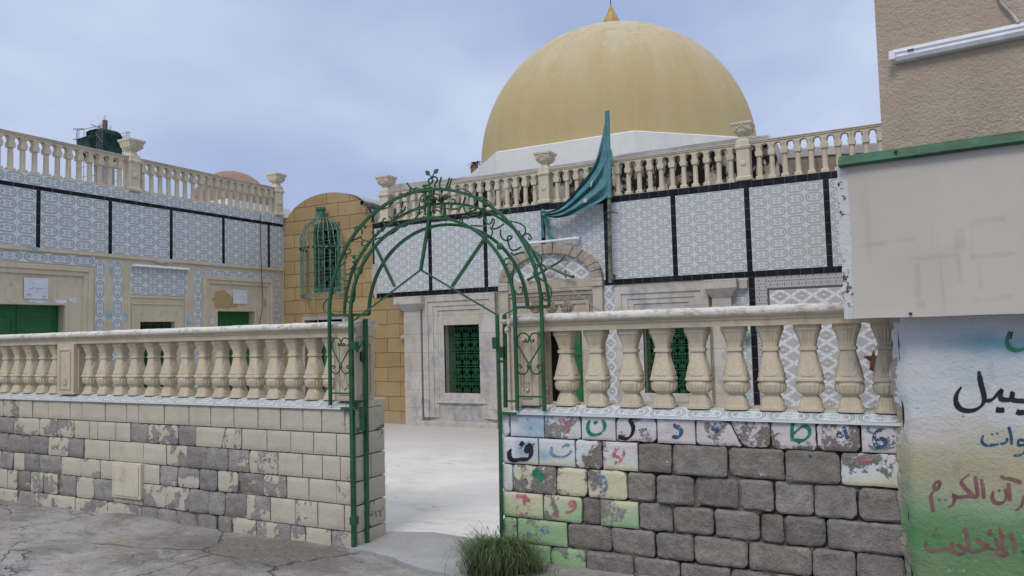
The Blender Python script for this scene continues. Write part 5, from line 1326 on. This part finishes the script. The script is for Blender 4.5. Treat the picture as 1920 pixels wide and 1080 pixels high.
fl = thing('flag', 'faded teal cloth flag sagging from the pole and knotted to the shrine wall', 'flag', P(1100, 340, 1, YPO)); o = fl.location[:]
b.build('cloth', M_flag, fl, o, smooth='all', fix=False)
b = MB(); b.tube([A.lerp(B, k)+Vector((0, -.003, 0)) for k in (.49, .6, .7, .85, .97, 1.003)], .046, 12, lambda f: 1.0-.25*f); b.build('hoist_sleeve', M_flag, fl, o, smooth=35)
b = MB()
for c0, c1, w_ in (([(1021, 396), (1018, 412), (1017, 430), (1018, 446)], 0, 5), ([(1022, 400), (1025, 420), (1029, 438), (1036, 449), (1046, 450)], 0, 7)):
    q = smoothpts([Vector((*z, 0)) for z in c0], 6); prev = None
    for i, z in enumerate(q):
        t_ = q[min(i+1, len(q)-1)]-q[max(i-1, 0)]; t_.normalize(); nn = Vector((-t_.y, t_.x, 0)); row = []
        for k in range(7):
            f = (k/6-.5)*w_*(1+.3*math.sin(i*.5)); row.append(b.vert(P(z.x+nn.x*f, z.y+nn.y*f, 1, YF-.10+.02*math.sin(k*2.2+i*.15))))
        if prev:
            for k in range(6): b.face((prev[k], prev[k+1], row[k+1], row[k]))
        prev = row
b.build('tail', M_flag, fl, o, smooth='all', fix=False)
b = MB(); q = P(1021, 399, 1, YF-.11); 
for k in range(5): b.sphere((q.x+.03*math.cos(k*2.1), q.y-.02*math.sin(k*1.7), q.z+.03*math.sin(k*1.3)), .035, 10, 8, (1.1, .8, .9))
b.build('knot', M_flag, fl, o, smooth='all')
b = MB(); b.poly([P(a, c, 1, YPO-.03) for a, c in ((1143, 272), (1148, 285), (1151, 303), (1144, 300))]); b.build('torn_corner', M_flag, fl, o, fix=False)
b = MB(); q = P(1097, 376, 1, YPO-.16); b.poly([(q.x+r*math.cos(a), q.y, q.z+r*math.sin(a)) for a, r in [(math.pi*k/5+.3, .045 if k % 2 == 0 else .020) for k in range(10)]])
q = P(1108, 345, 1, YPO-.16); b.poly([(q.x-.02, q.y, q.z-.05), (q.x+.01, q.y, q.z-.03), (q.x+.03, q.y, q.z+.05), (q.x+.005, q.y, q.z+.03)]); b.build('star_patch', M_star, fl, o, fix=False)
# ------------------------------------------------------------------ domed hall behind
DC = (-6.10, 17.745); AP = 3.745; ZD = 5.50
dm = thing('domed_hall', 'large faded gold dome on a white octagonal drum behind the shrine roof', 'building', (DC[0], DC[1], 0)); OD = (DC[0], DC[1], 0)
b = MB(); rad = AP/math.cos(math.pi/8)
oc = lambda r, z: [(DC[0]+r*math.cos(math.pi/8+k*math.pi/4), DC[1]+r*math.sin(math.pi/8+k*math.pi/4), z) for k in range(8)]
b.loft([oc(rad, 2.8), oc(rad, ZD-.02), oc(rad-.02, ZD)]); b.build('drum', M_white, dm, OD)
RD = 3.38; DD = (DC[0]-.16, DC[1]-.02); ZC = 5.76; b = MB(); prof = [(ZD-ZC-.04, RD), (-.1, RD)]
for k in range(41):
    a = math.pi/2*k/40; prof.append((RD*1.0*math.sin(a), max(.02, RD*math.cos(a))))
b.lathe((*DD, ZC), prof, 128, cap=False); o_ = b.build('dome_shell', M_dome, dm, (*DD, ZC), smooth='all'); o_.location = (DD[0]-DC[0], DD[1]-DC[1], ZC)
b = MB(); b.lathe((*DD, ZC+RD-.06), [(0, .215), (.1, .225), (.22, .225), (.30, .215), (.42, .17), (.55, .105), (.66, .055), (.72, .03), (.74, .012)], 24); b.build('finial', M_finial, dm, OD, smooth=50)
ft = Vector((*DD, ZC+RD+.66)); b = MB(); b.tube([ft, ft+Vector((0, 0, .28))], .012, 6)
b.tube([ft+Vector((.13*math.sin(a), 0, .42-.13*math.cos(a))) for a in [math.pi*(-.82+1.64*k/24) for k in range(25)]], .018, 6, lambda f: .35+.9*math.sin(math.pi*f)); b.build('crescent', M_cabled, dm, OD, smooth=50)

# ------------------------------------------------------------------ far left: brown dome, minaret under scaffolding, palm
c = P(434, 392, 1, 24.0); r = 71.0*(c-Vector((0, 0, EYE))).dot(_fw)/FPX
bd = thing('domed_tomb', 'low plain brown dome rising behind the left roof balustrade', 'building', (c.x, c.y, 0)); o = (c.x, c.y, 0)
zb = P(437, 321, 1, 24.0).z-r*.985
b = MB(); b.lathe((c.x, c.y, zb), [(r*math.sin(math.pi/2*k/20)*.98, max(.01, r*math.cos(math.pi/2*k/20))) for k in range(21)], 56, cap=False); b.build('dome_shell', M_brown, bd, o, smooth='all')
b = MB(); b.box(c.x-r*1.05, c.x+r*1.05, c.y-r*1.05, c.y+r*1.05, 0, zb); b.build('base', M_white, bd, o)
YMN = 52.0
def MP(px, py): return P(px, py, 1, YMN)
s_ = 0.64*(MP(237, 270)-MP(160, 270)).length/77      # metres per photo pixel there
cm_ = MP(196, 270); mn = thing('minaret', 'unfinished minaret wrapped in dark green netting and scaffolding, far off', 'tower', (cm_.x, cm_.y, 0)); o = (cm_.x, cm_.y, 0)
Zp = lambda py: MP(196, py).z
def ring8(r, z, n=8): return [(cm_.x+r*math.cos(math.pi/8+2*math.pi*k/n), cm_.y+r*math.sin(math.pi/8+2*math.pi*k/n), z) for k in range(n)]
b = MB(); b.loft([ring8(17*s_, 0), ring8(17*s_, Zp(262))]); b.build('shaft', M_conc, mn, o)
b = MB(); b.loft([ring8(24*s_, Zp(276)), ring8(27*s_, Zp(266)), ring8(30*s_, Zp(258)), ring8(30*s_, Zp(252)), ring8(25*s_, Zp(248))]); b.build('gallery', M_net, mn, o)
b = MB(); b.loft([[(cm_.x+a*s_, cm_.y+c*s_, z) for a, c in ((-34, -30), (10, -34), (22, -22), (22, 20), (-34, 20))] for z in (Zp(300), Zp(285), Zp(262))], cap=False); b.build('netting', M_net, mn, o)
b = MB(); b.lathe((cm_.x+1*s_, cm_.y, Zp(250)), [(0, 4.6*s_), (Zp(226)-Zp(250), 4.4*s_)], 16); b.build('brick_column', M_brickcol, mn, o, smooth=35)
b = MB()
for dx_, y0, y1 in ((-1.5, 227, 216), (1.5, 227, 217), (-15, 250, 232), (-13, 250, 234), (-10, 250, 238), (-7, 250, 233), (-5, 250, 232), (15, 250, 240), (18, 250, 237)): b.tube([(cm_.x+dx_*s_, cm_.y, Zp(y0)), (cm_.x+dx_*s_, cm_.y, Zp(y1))], .35*s_, 5)
b.build('rebar', M_rebar, mn, o)
b = MB(); rn = random.Random(5)
for dx_ in (-36, -34, -29, -14, 22, 27, 31, 35, 39):
    for dy_ in (-30, 22): b.tube([(cm_.x+dx_*s_, cm_.y+dy_*s_, 0), (cm_.x+dx_*s_, cm_.y+dy_*s_, Zp(rn.choice((243, 246, 250, 252))))], .45*s_, 5)
for py in (246, 262, 280, 298, 316, 334, 352):
    for dy_ in (-30, 22): b.tube([(cm_.x-38*s_, cm_.y+dy_*s_, Zp(py)), (cm_.x+42*s_, cm_.y+dy_*s_, Zp(py+3))], .45*s_, 5)
for a, c, e, f in ((7, 242, 37, 254), (-46, 242, -16, 246), (-46, 261, -34, 264), (20, 260, 40, 280), (20, 284, 40, 268)): b.tube([(cm_.x+a*s_, cm_.y-30*s_, Zp(c)), (cm_.x+e*s_, cm_.y-30*s_, Zp(f))], .8*s_, 5)
b.build('scaffolding', M_scaf, mn, o)
pc = P(889, 300, 1, 27.0); pt = thing('palm_tree', 'palm crown just showing left of the white drum', 'palm', (pc.x, pc.y, 0)); o = (pc.x, pc.y, 0)
b = MB(); b.tube([(pc.x+.15, pc.y, 0), (pc.x+.1, pc.y, pc.z*.5), (pc.x, pc.y, pc.z-.2)], .16, 8); b.build('trunk', M_brown, pt, o)
b = MB(); rn = random.Random(2)
for k in range(13):
    a = 2*math.pi*k/13+rn.uniform(-.2, .2); L = rn.uniform(.22, .32); up = rn.uniform(-.1, .12); d = Vector((math.cos(a), math.sin(a), 0)); c0 = Vector((pc.x+.06, pc.y, pc.z-.12))
    sp = [c0+d*L*t+Vector((0, 0, up*t*2-.45*L*t*t*2+.10*t)) for t in (0, .25, .5, .75, 1)]
    for i in range(4):
        for q in range(4):
            p0 = sp[i].lerp(sp[i+1], q/4)
            for sgn in (-1, 1):
                sd = d.cross(Vector((0, 0, 1)))*sgn*.10; b.poly([p0, p0+sd+d*.07+Vector((0, 0, -.02)), p0+d*.03])
b.build('fronds', M_palm, pt, o, fix=False)

# ------------------------------------------------------------------ right hand building
BX, BY, BT = -.072, 4.49, math.tan(R_(5.9))
def RB(x, z, d=0.0): return (x-d*math.sin(R_(5.9)), BY-(x-BX)*BT-d, z)    # d out from the wall
rb = thing('corner_house', 'tall beige rough cast house with a painted lettered wall at its foot on the right', 'building', (BX, BY, 0)); ORB = (BX, BY, 0)
def RPX(px, py, d=0.0):           # photo pixel -> (x,z) on the wall plane pushed out by d
    dr = (px-960)*_R-(py-540)*_U+FPX*_fw; th = R_(5.9); n = Vector((math.sin(th), math.cos(th), 0)); p0 = Vector(RB(BX, 0, d))
    t = n.dot(p0-Vector((0, 0, EYE)))/n.dot(dr); q = Vector((0, 0, EYE))+dr*t; return q.x, q.z
b = MB(); th = R_(5.9); back = Vector((math.sin(th)*5, math.cos(th)*5, 0)); L0 = Vector(RB(BX, -.2)); L1 = Vector(RB(3.2, -.2))
def body(z0, z1, mat, name, ins=0.0):
    b = MB(); n = 14; rings = []
    P0 = Vector(RB(BX+ins, z0, -ins)); P1 = Vector(RB(3.2, z0, -ins))
    b.loft([[Vector((q.x, q.y, z)) for q in (P0, P1, P1+back, P0+back)] for z in (z0, z1)])
    return b.build(name, mat, rb, ORB)
body(1.6, 5.6, M_rough, 'wall'); body(-.2, 1.599, M_mural, 'lower_core', .02)
# the painted foot of the wall, uneven plaster lapping over the block wall
b = MB(); st = .02; x0, x1, z0, z1 = BX-.02, 2.2, -.15, 1.95; nx = int((x1-x0)/st); nzn = int((z1-z0)/st); b.cd = {'paint': ('c', []), 'peel': ('f', [])}
def paint_mural(x, z):
    n = .09*nz(x*3.2, z*3.2, 16)+.04*nz(x*9, z*9, 3)
    c = (0.55, 0.585, 0.61); c = lerp((0.385, 0.365, 0.245), c, sst(z+n, .90, 1.14)); c = lerp((0.255, 0.345, 0.225), c, sst(z+n, .66, .88)); c = lerp((0.095, 0.225, 0.095), c, sst(z+n, .46, .76))
    c = lerp(c, (0.15, 0.24, 0.125), 1-sst(z+n, .28, .42))
    for (cx, cz, rx, rz, k) in ((.42, 1.50, .26, .055, .85), (.68, 1.50, .28, .055, .8), (.30, 1.34, .18, .07, .3), (.75, 1.45, .2, .08, .45), (.05, 1.20, .10, .05, .15)):
        c = lerp(c, (0.15, 0.36, 0.47), k*math.exp(-((x+n-cx)/rx)**2-((z+n*.7-cz)/rz)**2))
    c = lerp(c, (0.54, 0.50, 0.51), .5*math.exp(-((x-.05)/.2)**2-((z-1.0)/.08)**2))
    return c
for j in range(nzn+1):
    for i in range(nx+1):
        x, z = x0+(x1-x0)*i/nx, z0+(z1-z0)*j/nzn
        e = sst(x, BX-.02, BX+.09+.03*nz(1, z*4, 2)); xx = x+(.022*nz(z*5, 2, 7)+.012*nz(z*16, 1, 3))*(1-e)
        d = .012+.004*nz(x*5, z*5, 3)+.002*nz(x*16, z*16, 8)-.06*(1-e)**2
        b.vert(RB(xx, z, d)); b.cd['paint'][1].append(paint_mural(x, z))
        pv_ = .16+.50*math.exp(-((x-.30)/.17)**2-((z-.22)/.13)**2)+.35*(1-sst(x, BX, BX+.06))+.2*(1-sst(z, .05, .3)); b.cd['peel'][1].append(pv_)
for j in range(nzn):
    for i in range(nx): b.face((j*(nx+1)+i, j*(nx+1)+i+1, (j+1)*(nx+1)+i+1, (j+1)*(nx+1)+i))
pw_ = b.build('painted_wall', M_mural, rb, ORB, smooth='all', fix=False)
bvhM = BVHTree.FromPolygons([Vector(v) for v in b.v], b.f); bdir = Vector((math.sin(th), math.cos(th), 0))
def on_mural(px, py):
    x, z = RPX(px, py, .012); h = bvhM.ray_cast(Vector(RB(x, z, .3)), bdir)
    p = h[0] if h[0] is not None else Vector(RB(x, z, .013)); return p-bdir*.002
Z5 = lambda pts: zz(1320, 500, 3.177, pts)
mur = [(B_green, 9, 20, [Z5([(1825, 385), (1808, 430), (1815, 475), (1860, 498), (1935, 480), (1990, 440), (2010, 385)])]), (B_black, 4, 9, [Z5([(1840, 388), (1832, 410), (1828, 432)])]),
       (B_black, 9, 24, [Z5([(1638, 622), (1650, 690), (1668, 760), (1668, 805), (1640, 840), (1590, 858), (1535, 850), (1505, 815), (1505, 765), (1535, 715)]), Z5([(1670, 800), (1720, 790), (1770, 735), (1770, 785), (1830, 790), (1840, 745), (1838, 790), (1900, 800), (1960, 790), (1965, 740)])]),
       (B_black, 18, 24, [Z5([(1740, 850), (1765, 855), (1792, 852)])]), (B_black, 18, 24, [Z5([(1862, 862), (1885, 870), (1910, 865)])]),
       (B_blue, 6, 14, [Z4([(1412, 240), (1402, 275), (1425, 300), (1480, 298), (1545, 285), (1552, 255)]), Z4([(1562, 190), (1575, 240), (1580, 298)]), Z4([(1660, 275), (1625, 268), (1622, 300), (1660, 300), (1662, 330), (1635, 358), (1590, 362)])]),
       (B_blue, 9, 12, [Z4([(1458, 232), (1470, 238)])]), (B_blue, 9, 12, [Z4([(1488, 228), (1502, 234)])]),
       (B_maroon, 7, 18, [Z4([(1150, 560), (1118, 550), (1130, 522), (1150, 525), (1145, 555), (1110, 580), (1098, 610), (1108, 660), (1112, 700)]), Z4([(1140, 625), (1160, 630)]), Z4([(1175, 625), (1190, 628)]),
                          Z4([(1200, 668), (1230, 655), (1240, 610), (1225, 600), (1260, 610), (1310, 605), (1345, 600), (1290, 540), (1285, 510), (1330, 472)]), Z4([(1362, 485), (1372, 550), (1375, 605), (1345, 605)]), Z4([(1395, 490), (1408, 550), (1415, 620)]),
                          Z4([(1470, 575), (1465, 620), (1490, 645), (1530, 640), (1550, 600), (1540, 560)]), Z4([(1500, 568), (1512, 575)]), Z4([(1560, 525), (1566, 580), (1570, 635)]), Z4([(1510, 490), (1545, 495), (1600, 510), (1640, 525)]), Z4([(1655, 600), (1640, 660), (1600, 690)])]),
       (B_maroon, 7, 18, [Z4([(1075, 870), (1070, 905), (1100, 930), (1160, 920), (1215, 915), (1225, 880), (1228, 925), (1250, 940)]), Z4([(1125, 800), (1135, 805)]), Z4([(1110, 835), (1122, 838)]), Z4([(1145, 838), (1158, 842)]),
                          Z4([(1255, 890), (1300, 920), (1290, 945), (1250, 948)]), Z4([(1300, 790), (1315, 860), (1330, 930)]), Z4([(1365, 860), (1400, 880), (1440, 905), (1400, 925), (1330, 938)]), Z4([(1440, 910), (1475, 925)]), Z4([(1455, 800), (1445, 825), (1465, 830)]),
                          Z4([(1480, 850), (1500, 890), (1540, 930), (1550, 955), (1510, 955), (1490, 930), (1530, 880), (1505, 790)]), Z4([(1575, 820), (1590, 880), (1600, 945)])]),
       (B_blue, 6, 12, [Z4([(1640, 925), (1655, 945)])])]
for m_, w0, w1, strokes in mur:
    for s_ in [strokes]:
        b = MB()
        for q in s_: ribbon(b, q, w0*.50, w1*.46, on_mural)
        b.build('painted_letter', m_, pw_, ORB, fix=False)
# beige sheet hung from a green beam
sp = thing('sheet_panel', 'large stained beige sheet hung from a green beam over the painted wall', 'panel', RB(.4, 1.7, .1)); o = sp.location[:]
DP = .16
sx0, _ = RPX(1592, 320, DP); zt = RPX(1592, 303, DP)[1]; zb_ = RPX(1618, 597, DP)[1]
xr_ = 2.3; b = MB(); nu_, nv_ = 90, 44
xl_, _ = RPX(1612, 560, DP)
ztf = lambda x: RPX(1592, 307, DP)[1]+(x-sx0)*0.0
for f in (0, 1):
    base = len(b.v)
    for j in range(nv_+1):
        for i in range(nu_+1):
            x = xl_-.012+(xr_-xl_)*i/nu_; z = zb_+(zt-.01-zb_)*j/nv_
            w_ = .010*math.exp(-((x-xl_-.12-(j/nv_)*.1)/.10)**2)*(1-j/nv_)+.006*nz(x*2, z*2, 4)+.004*math.sin((x+z*.7)*9)*(1-sst(x, .1, .6))+.02*math.exp(-(j/nv_)*14)*(1-sst(x, 0, .4))*.3
            b.vert(RB(x, z+.004*nz(x*4, 1, 2)*(j == 0), DP+w_-f*.004))
    for j in range(nv_):
        for i in range(nu_): a = base+j*(nu_+1)+i; b.face((a, a+1, a+nu_+2, a+nu_+1))
b.build('sheet', M_sheet, sp, o, smooth='all', fix=False)
b = MB(); 
n = 30; xa = xl_-.085; xb = xl_-.010; rings = []
for j in range(n+1):
    z = zb_+.0+(zt-zb_-.005)*j/n; e = .014*nz(1, z*9, 5)+.008*nz(2, z*25, 5); rings.append([RB(xb, z, DP-.05), RB(xb, z, DP-.004), RB(xa+e+.02, z, DP-.012), RB(xa+e+.02, z, DP-.05)])
b.loft(rings); b.build('rusty_edge', M_rust, sp, o)
b = MB(); xg = RPX(1590, 303, DP+.05)[0]-.02
b.loft([[RB(x, z, d) for z, d in ((zt-.028, -.01 if x > BX else DP-.04), (zt+.03, -.01 if x > BX else DP-.04), (zt+.032, DP+.012), (zt-.022, DP+.045), (zt-.03, DP+.03))] for x in (xg-.01, xg+.05, BX-.01, BX+.01, xr_)]); b.build('beam', M_beam, sp, o, bevel=.004)
b = MB()
for px, py in ((1715, 588), (1688, 286)):
    x, z = RPX(px, py, DP); b.sphere(RB(x, z, DP+.02 if py > 400 else DP+.04), .009, 8, 6)
b.build('nail', M_cabled, sp, o, smooth='all')
# batten lamp and cable on the house
a0 = RPX(1676, 103, .05); a1 = RPX(1920, 52, .05); sl_ = (a1[1]-a0[1])/(a1[0]-a0[0]); e1 = (a0[0]+1.25, a0[1]+sl_*1.25)
t = thing('batten_lamp', 'empty white fluorescent batten on the beige house wall', 'lamp', RB(*a0, .03)); o = t.location[:]
def lq(u, dz_, d): return RB(a0[0]+u, a0[1]+sl_*u+dz_, d)
b = MB(); pr_ = [(-.038, .004), (-.034, .040), (-.012, .050), (.0, .044), (.012, .050), (.026, .042), (.034, .034), (.036, .004)]
b.loft([[lq(u, z, d) for z, d in pr_] for u in (0, .02, 1.2)]); b.build('housing', M_alu, t, o, bevel=.002)
b = MB(); b.loft([[lq(u, z, d) for z, d in ((-.030, .048), (-.030, .075), (.018, .075), (.018, .048))] for u in (-.018, .012)]); b.build('lamp_holder', M_tube, t, o, bevel=.004)
b = MB(); b.loft([[lq(u, z, d) for z, d in ((.005, .0495), (.005, .054), (.012, .054), (.012, .0495))] for u in (.07, .10)]); b.build('clip', M_cabled, t, o)
b = MB(); b.tube(smoothpts([RB(*RPX(1912, 43, .04), .04), RB(*RPX(1900, 28, .02), .02), RB(*RPX(1884, 12, .015), .015), RB(*RPX(1876, 0, .015), .015), RB(*RPX(1868, -40, .015), .015)]), .008, 6)
tag(b.build('cable', M_cable, None, RB(1.1, 4), smooth='all'), 'pale cable running up the house wall from the batten lamp', 'cable')

# ------------------------------------------------------------------ grass tuft, scraps and pebbles
gc = Vector((PXZ(938, .03, 4.37), 4.37, 0.02)); rn = random.Random(11); b = MB()
for k in range(4200):
    a = rn.uniform(0, 2*math.pi); r = abs(rn.gauss(0, .5)); 
    cx, cy = gc.x+.17*r*math.cos(a)+rn.gauss(0, .06), gc.y+.12*r*math.sin(a)+rn.gauss(0, .02)-.02
    if rn.random() < .35: cx += rn.uniform(-.02, .20); cy -= rn.uniform(.0, .12)
    cy = min(cy, 4.535 if cx > -2.5 else 4.7)
    hx = (cx-gc.x); L = rn.uniform(.07, .25)*(1.0-1.6*max(0, hx-.02))*(1.3 if rn.random() < .10 else 1)
    L = max(.05, L); da = rn.uniform(0, 2*math.pi); ln = rn.uniform(.3, 1.35)*L
    d = Vector((math.cos(da)+.4*(hx/.2), math.sin(da)*.7-.35, 0)).normalized()*ln
    base = Vector((cx, cy, gh(cx, cy))); w_ = rn.uniform(.0012, .0027); sd = Vector((-d.y, d.x, 0)).normalized()*w_
    pts = [base, base+d*.25+Vector((0, 0, L*.55)), base+d*.65+Vector((0, 0, L*.9)), base+d*1.0+Vector((rn.gauss(0, .012), rn.gauss(0, .01), L*rn.uniform(.35, 1.0)))]
    pts = [Vector((p.x, min(p.y, 4.54) if p.x > -2.49 else p.y, p.z)) for p in pts]
    i = [b.vert(pts[0]-sd), b.vert(pts[0]+sd), b.vert(pts[1]-sd), b.vert(pts[1]+sd), b.vert(pts[2]-sd*.7), b.vert(pts[2]+sd*.7), b.vert(pts[3])]
    b.face((i[0], i[1], i[3], i[2])); b.face((i[2], i[3], i[5], i[4])); b.face((i[4], i[5], i[6]))
t = tag(b.build('grass_tuft', M_grass, None, gc, fix=False), 'bushy green grass tuft growing at the foot of the right gate post', 'grass')
def scrap(px, py, s_, label):
    p = P(px, py, 2, .03); p.z = gh(p.x, p.y); b = MB()
    v = [(-s_, 0, .004), (s_*.2, -s_*.5, .01), (s_, s_*.1, s_*.6), (s_*.1, s_*.6, .012)]
    i = [b.vert(p+Vector(q)) for q in v]; b.face((i[0], i[1], i[3])); b.face((i[1], i[2], i[3]))
    md = b.build('paper_scrap', M_litter, None, tuple(p), fix=False); tag(md, label, 'litter')
scrap(1000, 1073, .022, 'crumpled white paper scrap beside the grass tuft'); scrap(322, 1078, .03, 'torn white scrap on the cracked street at the bottom edge')
b = MB(); rn = random.Random(4)
for k in range(900):
    if k < 400: x, y = rn.gauss(-4.3, .5), rn.gauss(4.25, .2)
    else: x, y = rn.uniform(-8.5, 0), rn.uniform(2.2, 4.5)
    if y > 4.5: continue
    r = rn.uniform(.0015, .0048)*(1 if rn.random() < .93 else 1.8); z = gh(x, y)
    b.sphere((x, y, z+r*.3), r, 5, 4, (rn.uniform(.8, 1.4), rn.uniform(.8, 1.4), .7))
pb = b.build('gravel', M_pebble, None, (-4.3, 4.2, 0), fix=False); pb['kind'] = 'stuff'; pb['label'] = 'loose pale gravel and grit scattered along the foot of the wall'; pb['category'] = 'gravel'
